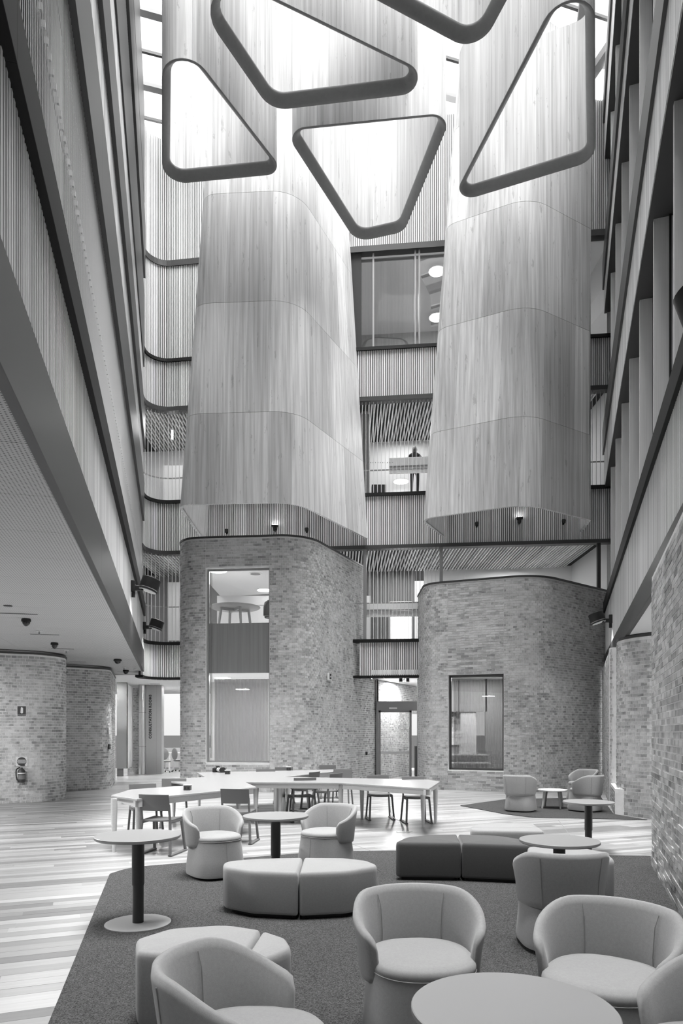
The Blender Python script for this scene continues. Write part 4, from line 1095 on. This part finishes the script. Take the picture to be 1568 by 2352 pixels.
# dark two-part bench
D1 = [(-.71, -.14), (-.005, -.19), (.06, .44), (-.25, .42), (-.55, .22)]
D2 = [(.005, -.19), (.74, -.35), (.80, -.05), (.50, .36), (.07, .44)]
ottoman('charcoal two-part ottoman bench, the darkest of the benches', (1.27, 7.42, .012), 0, [(D1, [.05, .02, .02, .3, .3]), (D2, [.02, .05, .2, .3, .02])], .405, M_fabd)
E = [(-.45, -.28), (.40, -.36), (.46, .36), (.0, .40), (-.35, .2)]
E1 = [(-.45, -.28), (.40, -.36), (.43, -.02), (-.42, -.02)]; E2 = [(-.42, -.01), (.43, -.01), (.46, .38), (.0, .42), (-.32, .24)]
ottoman('pale ottoman just beyond the charcoal bench', (2.0, 8.42, .012), 0, [(E1, [.1, .05, .02, .02]), (E2, [.02, .02, .08, .3, .2])], .41, M_fab2)
F1 = [(-.42, -.42), (.38, -.36), (.46, .1), (.30, .40), (-.22, .44)]
ottoman('pale ottoman half hidden under the right pedestal table', (2.12, 6.55, .012), 0, [(F1, [.1, .2, .2, .15, .08])], .41, M_fab2)
H1 = [(-.44, .06), (-.30, .27), (.02, .35), (.24, .24), (.20, -.30), (-.36, -.18)]; H2 = [(.25, .235), (.40, .08), (.45, -.1), (.30, -.32), (.21, -.30)]
ottoman('pale ottoman at the lower left, behind the bottom tub chair', (-.71, 3.75, .012), 0, [(H1, [.08, .15, .25, .02, .02, .08]), (H2, [.02, .12, .15, .1, .02])], .425, M_fab)

# ================================================================== FLOODLIGHTS, CAMERAS, CEILING FITTINGS
def flood(p, nrm, s, label, tilt=.32):
    nx = Vector((nrm[0], nrm[1], 0)).normalized(); o = thing('floodlight', label, 'lamp', tuple(p), math.atan2(nx.x, -nx.y), 'black adjustable floodlights')
    # local -y points away from the wall
    MB().box(-.07*s, -.09*s, -.12*s, .07*s, .0, .12*s).build('wall_plate', M_black, o, bevel=.01)
    MB().tube([(0, -.05*s, -.12*s), (0, -.05*s, -.24*s)], .04*s, 12).build('driver_stub', M_black, o)
    MB().box(-.05*s, -.26*s, -.09*s, .05*s, -.06*s, .02*s).build('arm', M_black, o, bevel=.01)
    for q in (-1, 1): MB().tube([(q*.06*s, -.2*s, -.04*s), (q*.075*s, -.2*s, -.04*s)], .03*s, 12).build('pivot', M_steel, o)
    Mx = Matrix.Translation((0, -.40*s, .06*s)) @ Matrix.Rotation(tilt, 4, 'X')
    hs = MB().lathe((0,0,0), [(.20*s, -.10*s), (.205*s, -.08*s), (.205*s, .12*s), (.17*s, .14*s)], 28).xf(Mx).build('housing', M_black, o, smooth=True, angle=35)
    MB().lathe((0,0,0), [(.19*s, -.115*s), (.19*s, -.10*s)], 28).xf(Mx).build('lens', M_offwhite, hs)
    l = bpy.data.lights.new('floodlight_beam', 'SPOT'); l.energy = 45; l.spot_size = 2.3; l.spot_blend = .9; l.shadow_soft_size = .18
    lo = bpy.data.objects.new('floodlight_beam', l); COL.objects.link(lo); lo.parent = o; lo.matrix_basis = Mx @ Matrix.Translation((0, 0, -.2*s)) @ Matrix.Rotation(-.25, 4, 'X')
    MB().lathe((0,0,0), [(.205*s, -.15*s), (.205*s, -.13*s)], 28).xf(Mx).build('visor_ring', M_black, hs)
    MB().lathe((0,0,0), [(.18*s, -.16*s), (.18*s, -.15*s)], 28).xf(Mx).build('glass_disc', M_offwhite, hs)
    return o
flood((PL(14.5)[0], 14.5, 4.70), (1, .2474), .98, 'black floodlight on the left slat band, nearer of the two')
flood((PL(20.4)[0], 20.4, 4.78), (1, .2474), .98, 'black floodlight on the left slat band, farther of the two')
flood((PR(16.9)[0], 16.9, 4.40), (-1, .327), .9, 'black floodlight on the right slat band')
flood((PR(3.9)[0], 3.9, 4.07), (-1, .327), .8, 'black floodlight cut by the right edge high on the facade')
for k, (u, v) in enumerate(((520, 1219), (631, 1214), (704, 1216), (1095, 1203), (1193, 1196), (1294, 1197))):
    x = (u-784)/FPX; d = 20.95/(1+.1*x)-.1
    d = 20.95/(1+.1*x)-.08; p = W(u, v, d); lit = k in (1, 4)
    o = thing('wall_spotlight', ['small black spotlight at the left under the left funnel', 'lit spotlight under the left funnel', 'small black spotlight at the right under the left funnel',
              'small black spotlight at the left under the right funnel', 'lit spotlight under the right funnel', 'small black spotlight at the right under the right funnel'][k], 'lamp', tuple(p))
    MB().lathe((0,0,0), [(.05, -.06), (.06, .02), (.05, .05)], 14).build('body', M_black, o, smooth=True); MB().box(-.02, .0, -.09, .02, .09, -.04).build('bracket', M_black, o)
    if lit: MB().lathe((0,0,0), [(.09, .05), (.11, .09), (.08, .10)], 18).build('head', M_black, o, smooth=True); MB().lathe((0,0,0), [(.075, .10), (.075, .106)], 18).build('glow_disc', emit('spot_glow_%d' % k, 6), o)
def ceil_at(u, v, z=3.45): return G(u, v, z) if False else Vector(((u-784)*((z-CH)*FPX/(HZ-v))/FPX, (z-CH)*FPX/(HZ-v), z))
def dome(u, v, label, r=.075):
    p = ceil_at(u, v); o = thing('security_camera', label, 'camera', tuple(p), 0, 'dome cameras on the aisle ceiling')
    MB().lathe((0,0,0), [(r*.9, 0), (r, -.02), (r, -.05)], 20).build('housing', M_black, o, smooth=True)
    MB().lathe((0,0,0), [(r*.8, -.05), (r*.72, -.085), (r*.4, -.115), (.005, -.125)], 20).build('dome_lens', plain('smoked_dome_%d' % u, .02, .08), o, smooth=True)
dome(60, 1421, 'black dome camera on the aisle ceiling nearest us'); dome(125, 1476, 'black dome camera above the first aisle wall')
dome(270, 1514, 'black dome camera above the gap after the second aisle wall', .10); dome(289, 1539, 'farthest small black dome camera over the aisle', .09)
for k, (u, v, w) in enumerate(((40, 1409, .30), (103, 1457, .26), (144, 1490, .24), (178, 1520, .22), (292, 1543, .3))):
    p = ceil_at(u, v); o = thing('linear_slot', ['black slot diffuser nearest us on the aisle ceiling', 'second black slot diffuser along the aisle', 'third black slot diffuser along the aisle', 'fourth black slot diffuser over the second aisle wall', 'farthest black slot diffuser along the aisle'][k], 'diffuser', tuple(p), .2)
    MB().box(-w, -.03, -.006, w, .03, 0).build('slot', M_black, o); MB().box(-w-.01, -.04, -.004, w+.01, .04, 0).build('trim_frame', M_offwhite, o)
for k, (u, v) in enumerate(((18, 1391), (90, 1449), (152, 1494), (285, 1533))):
    p = ceil_at(u, v); o = thing('sprinkler', ['round flush disc near the left edge of the aisle ceiling', 'small sprinkler head between the slot diffusers', 'small sprinkler head above the first brick wall', 'small sprinkler head by the farthest dome camera'][k], 'sprinkler', tuple(p))
    MB().lathe((0,0,0), [(.06, 0), (.06, -.01), (.03, -.014)], 16).build('escutcheon', M_fascia if k == 0 else M_offwhite, o)
    if k: MB().tube([(0,0,0), (0,0,-.06)], .012, 8).build('stem', M_mid, o); MB().lathe((0,0,0), [(.03, -.06), (.03, -.066)], 12).build('deflector', M_mid, o)

# ================================================================== SIGNS, EXTINGUISHER, PERSON
Pa = Path(roundpoly([(-12, 13.3), (-6.28, 15.8), (-7.75, 18.6)], [0, .85, 0], n=10))
s_ = Pa.px(50); c, t = Pa.at(s_); n = Vector((t.y, -t.x)); c = c+n*.012; rz = math.atan2(t.y, t.x)
def onwall(py): return CH+(HZ-py)*c.y/FPX
sg = thing('extinguisher_sign', 'dark square fire extinguisher location sign on the first aisle wall', 'sign', (c.x, c.y, onwall(1633)), rz)
MB().box(-.095, -.004, -.115, .095, .004, .115).build('plate', M_white, sg); MB().box(-.088, -.006, -.085, .088, -.004, .108).build('dark_field', M_fascia, sg)
MB().box(-.088, -.006, -.108, .088, -.004, -.092).build('lettering_strip', M_black, sg)
MB().prism(roundpoly([(-.028, -.055), (.028, -.055), (.028, .07), (-.015, .095)], .02, True, 4), 0, .002).xf(Matrix.Translation((0, -.006, 0)) @ Matrix.Rotation(PI/2, 4, 'X')).build('extinguisher_symbol', M_white, sg)
sg = thing('extinguisher_tag', 'white square sign with a dark disc above the fire extinguisher', 'sign', (c.x, c.y, onwall(1749)), rz)
MB().box(-.12, -.004, -.105, .12, .004, .105).build('plate', M_white, sg)
MB().lathe((0,0,0), [(.098, 0), (.098, .003)], 32).xf(Matrix.Translation((0, -.004, 0)) @ Matrix.Rotation(PI/2, 4, 'X')).build('disc', M_fascia, sg)
for z, w in ((.03, .085), (.0, .095), (-.03, .085)): MB().box(-w, -.0095, z-.009, w, -.0075, z+.009).build('text_line', M_offwhite, sg)
ex = thing('fire_extinguisher', 'dark fire extinguisher with pale labels hung on the first aisle wall', 'extinguisher', (c.x+n.x*.1, c.y+n.y*.1, onwall(1797)), rz)
cy = MB().lathe((0,0,0), [(.05, 0), (.078, .02), (.08, .05), (.08, .25), (.06, .29), (.025, .32), (.02, .35)], 24).build('cylinder', M_fascia, ex, smooth=True)
MB().lathe((0,0,0), [(.0815, .20), (.0815, .225)], 24).build('white_band', M_white, cy); MB().lathe((0,0,0), [(.0812, .08), (.0812, .17)], 24).build('label_band', plain('label_grey', .2), cy)
MB().box(-.02, -.03, .34, .06, .02, .365).build('lever', M_steel, ex); MB().box(-.02, -.03, .375, .07, .02, .39).build('handle', M_black, ex)
MB().tube(smooth_pts([(-.03, 0, .34), (-.10, -.02, .30), (-.11, -.03, .18), (-.09, -.04, .06)]), .014, 8).build('hose', M_black, ex, smooth=True)
MB().tube([(-.09, -.04, .06), (-.075, -.045, -.01)], [.012, .02], 10).build('nozzle', M_steel, ex)
MB().box(-.03, .06, .1, .03, .10, .16).build('wall_hook', M_steel, ex)
Pf = Path(roundpoly([(-9.5, 17.0), (-6.5, 19.2), (-7.42, 22.4)], [0, .55, 0], n=10)); c2, t2 = Pf.at(Pf.px(249, Pf.near(-6.8, 19.0))); n2 = Vector((t2.y, -t2.x)); c2 = c2+n2*.012
for k, (v0, v1, m) in enumerate(((1671, 1686, M_white), (1709, 1721, M_black))):
    o = thing('wall_reader', ['white switch plate on the corner of the second aisle wall', 'black card reader below the white switch plate'][k], 'switch', (c2.x, c2.y, 0), math.atan2(t2.y, t2.x))
    z0, z1 = CH+(HZ-v1)*c2.y/FPX, CH+(HZ-v0)*c2.y/FPX
    MB().box(-.05, -.03, z0, .05, 0, z1).build('faceplate', m, o, bevel=.004); MB().box(-.015, -.034, (z0+z1)/2-.02, .015, -.03, (z0+z1)/2+.02).build('button', M_mid, o)
# exit signs
def runner(o, z, s, mat, y=-.012):
    def seg(a, b, w): 
        a, b = Vector((a[0], y, z+a[1])), Vector((b[0], y, z+b[1])); MB().tube([a, b], w*s, 6).build('running_figure', mat, o)
    MB().lathe((0,0,0), [(.02*s, -.002), (.02*s, .002)], 10).xf(Matrix.Translation((.02*s, y, z+.085*s)) @ Matrix.Rotation(PI/2, 4, 'X')).build('running_figure', mat, o)
    seg((.01*s, .06*s), (-.015*s, -.01*s), .016); seg((-.015*s, -.01*s), (.03*s, -.04*s), .012); seg((.03*s, -.04*s), (.02*s, -.085*s), .01); seg((-.015*s, -.01*s), (-.05*s, -.06*s), .012); seg((.01*s, .05*s), (.05*s, .02*s), .009); seg((.01*s, .05*s), (-.045*s, .03*s), .009)
p = W(928, 1560, 21.6); es = thing('exit_sign', 'black and white running-man exit sign hanging above the sliding door', 'sign', tuple(p))
MB().box(-.165, -.03, -.095, .165, .03, .095).build('light_box', M_white, es)
MB().box(-.155, -.034, -.075, -.055, -.03, .085).build('dark_panel', M_black, es); MB().box(.055, -.034, -.075, .155, -.03, .085).build('dark_panel', M_black, es)
wp = MB().box(-.055, -.034, -.08, .055, -.03, .085).build('white_panel', emit('exit_panel', .8, .9), es); runner(wp, 0, .95, M_black, -.038)
MB().tube([(0, 0, .09), (0, 0, .14)], .012, 8).build('hanger', M_white, es)
sx = Pq.px(753, Pq.near(-.6, 18.8)); c, t = Pq.at(sx); n = Vector((t.y, -t.x)); z = CH+(HZ-1554)*c.y/FPX
ss = thing('exit_sign', 'small white projecting arrow exit sign on the taller brick drum', 'sign', (c.x+n.x*.02, c.y+n.y*.02, z), math.atan2(t.y, t.x))
MB().box(-.1, -.03, -.1, .12, 0, .1).build('back_box', M_white, ss); MB().box(.0, -.034, -.075, .11, -.03, .085).build('dark_panel', M_black, ss)
MB().add([(.02, -.036, .01), (.06, -.036, .01), (.06, -.036, .035), (.095, -.036, .0), (.06, -.036, -.035), (.06, -.036, -.01), (.02, -.036, -.01)], [tuple(range(7))]).build('arrow', M_white, ss)
# call point on the drum flank beside the door, camera above the door
sx = Pq.px(840, Pq.near(-.2, 19.6)); c, t = Pq.at(sx); n = Vector((t.y, -t.x)); z = CH+(HZ-1730)*c.y/FPX
o = thing('push_button', 'small black and white push button beside the sliding door', 'switch', (c.x+n.x*.012, c.y+n.y*.012, z), math.atan2(t.y, t.x))
MB().box(-.05, -.03, -.05, .05, 0, .05).build('faceplate', M_black, o); MB().lathe((0,0,0), [(.03, 0), (.03, .015)], 14).xf(Matrix.Translation((.06, -.03, 0)) @ Matrix.Rotation(PI/2, 4, 'X')).build('button', M_white, o)
p = W(853, 1557, 20.7); o = thing('security_camera', 'small black camera under the gallery edge left of the exit sign', 'camera', tuple(p))
MB().box(-.05, -.06, -.03, .05, .06, .02).build('housing', M_black, o); MB().tube([(.0, -.05, -.03), (.02, -.1, -.05)], .025, 10).build('lens', M_white, o); MB().tube([(0,0,.02), (0,0,.05)], .015, 8).build('mount', M_black, o)
# vent box on the aisle soffit
p = W(356, 1567, 25.6); o = thing('air_grille', 'white framed grille box hanging over the sign pillar', 'grille', tuple(p)); MB().box(-.2, 0, -.1, .2, .1, .1).build('frame', M_white, o); MB().box(-.18, -.005, -.08, .18, 0, .08).build('core', M_mid, o)

# person behind the second gallery balustrade
def skin(name, verts, edges, radii, mat, parent, root=0, sub=2):
    me = bpy.data.meshes.new(name); me.from_pydata(verts, edges, []); o = bpy.data.objects.new(name, me); COL.objects.link(o); o.parent = parent
    bpy.context.view_layer.objects.active = o
    m = o.modifiers.new('skin', 'SKIN'); m.use_smooth_shade = True
    for i, v in enumerate(me.skin_vertices[0].data): v.radius = (radii[i], radii[i]*.8 if isinstance(radii[i], float) else radii[i]); v.use_root = (i == root)
    sb = o.modifiers.new('sub', 'SUBSURF'); sb.levels = sub; sb.render_levels = sub; me.materials.append(mat); return o
px_ = W(952, 1040, 22.55)
pe = thing('person', 'person in dark clothes standing behind the gallery balustrade looking down', 'person', (px_.x, px_.y, 8.7+.58))
pe.location.z = W(952, 1027, 22.55).z-1.68
skin('body', [(0,0,.95), (0,0,1.12), (0,-.01,1.30), (0,0,1.44), (0,-.02,1.52), (-.17,0,1.40), (-.25,.0,1.12), (-.20,-.14,.90), (-.17,-.2,.86), (.17,0,1.40), (.25,0,1.12), (.20,-.14,.90), (.17,-.2,.86),
     (-.09,0,.88), (-.10,-.02,.48), (-.10,.02,.07), (-.11,-.12,.03), (.09,0,.88), (.10,-.02,.48), (.10,.02,.07), (.11,-.12,.03)],
     [(0,1),(1,2),(2,3),(3,4),(3,5),(5,6),(6,7),(7,8),(3,9),(9,10),(10,11),(11,12),(0,13),(13,14),(14,15),(15,16),(0,17),(17,18),(18,19),(19,20)],
     [.14,.13,.15,.09,.055,.065,.045,.035,.03,.065,.045,.035,.03,.095,.065,.045,.035,.095,.065,.045,.035], plain('dark_clothes', .045, .8), pe)
hd = []
for i in range(13):
    v = PI*i/12; row = []
    for j in range(20):
        u = 2*PI*j/20; x, y, z = math.sin(v)*math.sin(u), -math.sin(v)*math.cos(u), -math.cos(v)
        rx, ry, rzz = .075*(1-.18*max(0, -z)), .095, .115
        f = math.exp(-((x/.18)**2+((z+.05)/.22)**2)) if y < 0 else 0
        row.append((x*rx, y*ry-.022*f, 1.585+z*rzz))
    hd.append(row)
MB().loft(hd).build('head', plain('face', .16, .5), pe, smooth=True, angle=90)
hr = [[(x*1.08, y*1.08+.008, 1.585+(z-1.585)*1.07) if (z > 1.62 or y > -.01) else (x*.6, y*.6, z) for x, y, z in r] for r in hd]
MB().loft(hr).build('hair', M_black, pe, smooth=True, angle=90)
for s_ in (-1, 1):
    MB().lathe((s_*.03, -.088, 1.60), [(.002, -.006), (.011, 0), (.002, .006)], 8).build('eye', M_black, pe)
    MB().box(s_*.075-.008, -.01, 1.565, s_*.075+.008, .015, 1.61).build('ear', M_skin, pe)
MB().box(-.022, -.099, 1.527, .022, -.085, 1.534).build('mouth', M_fascia, pe)
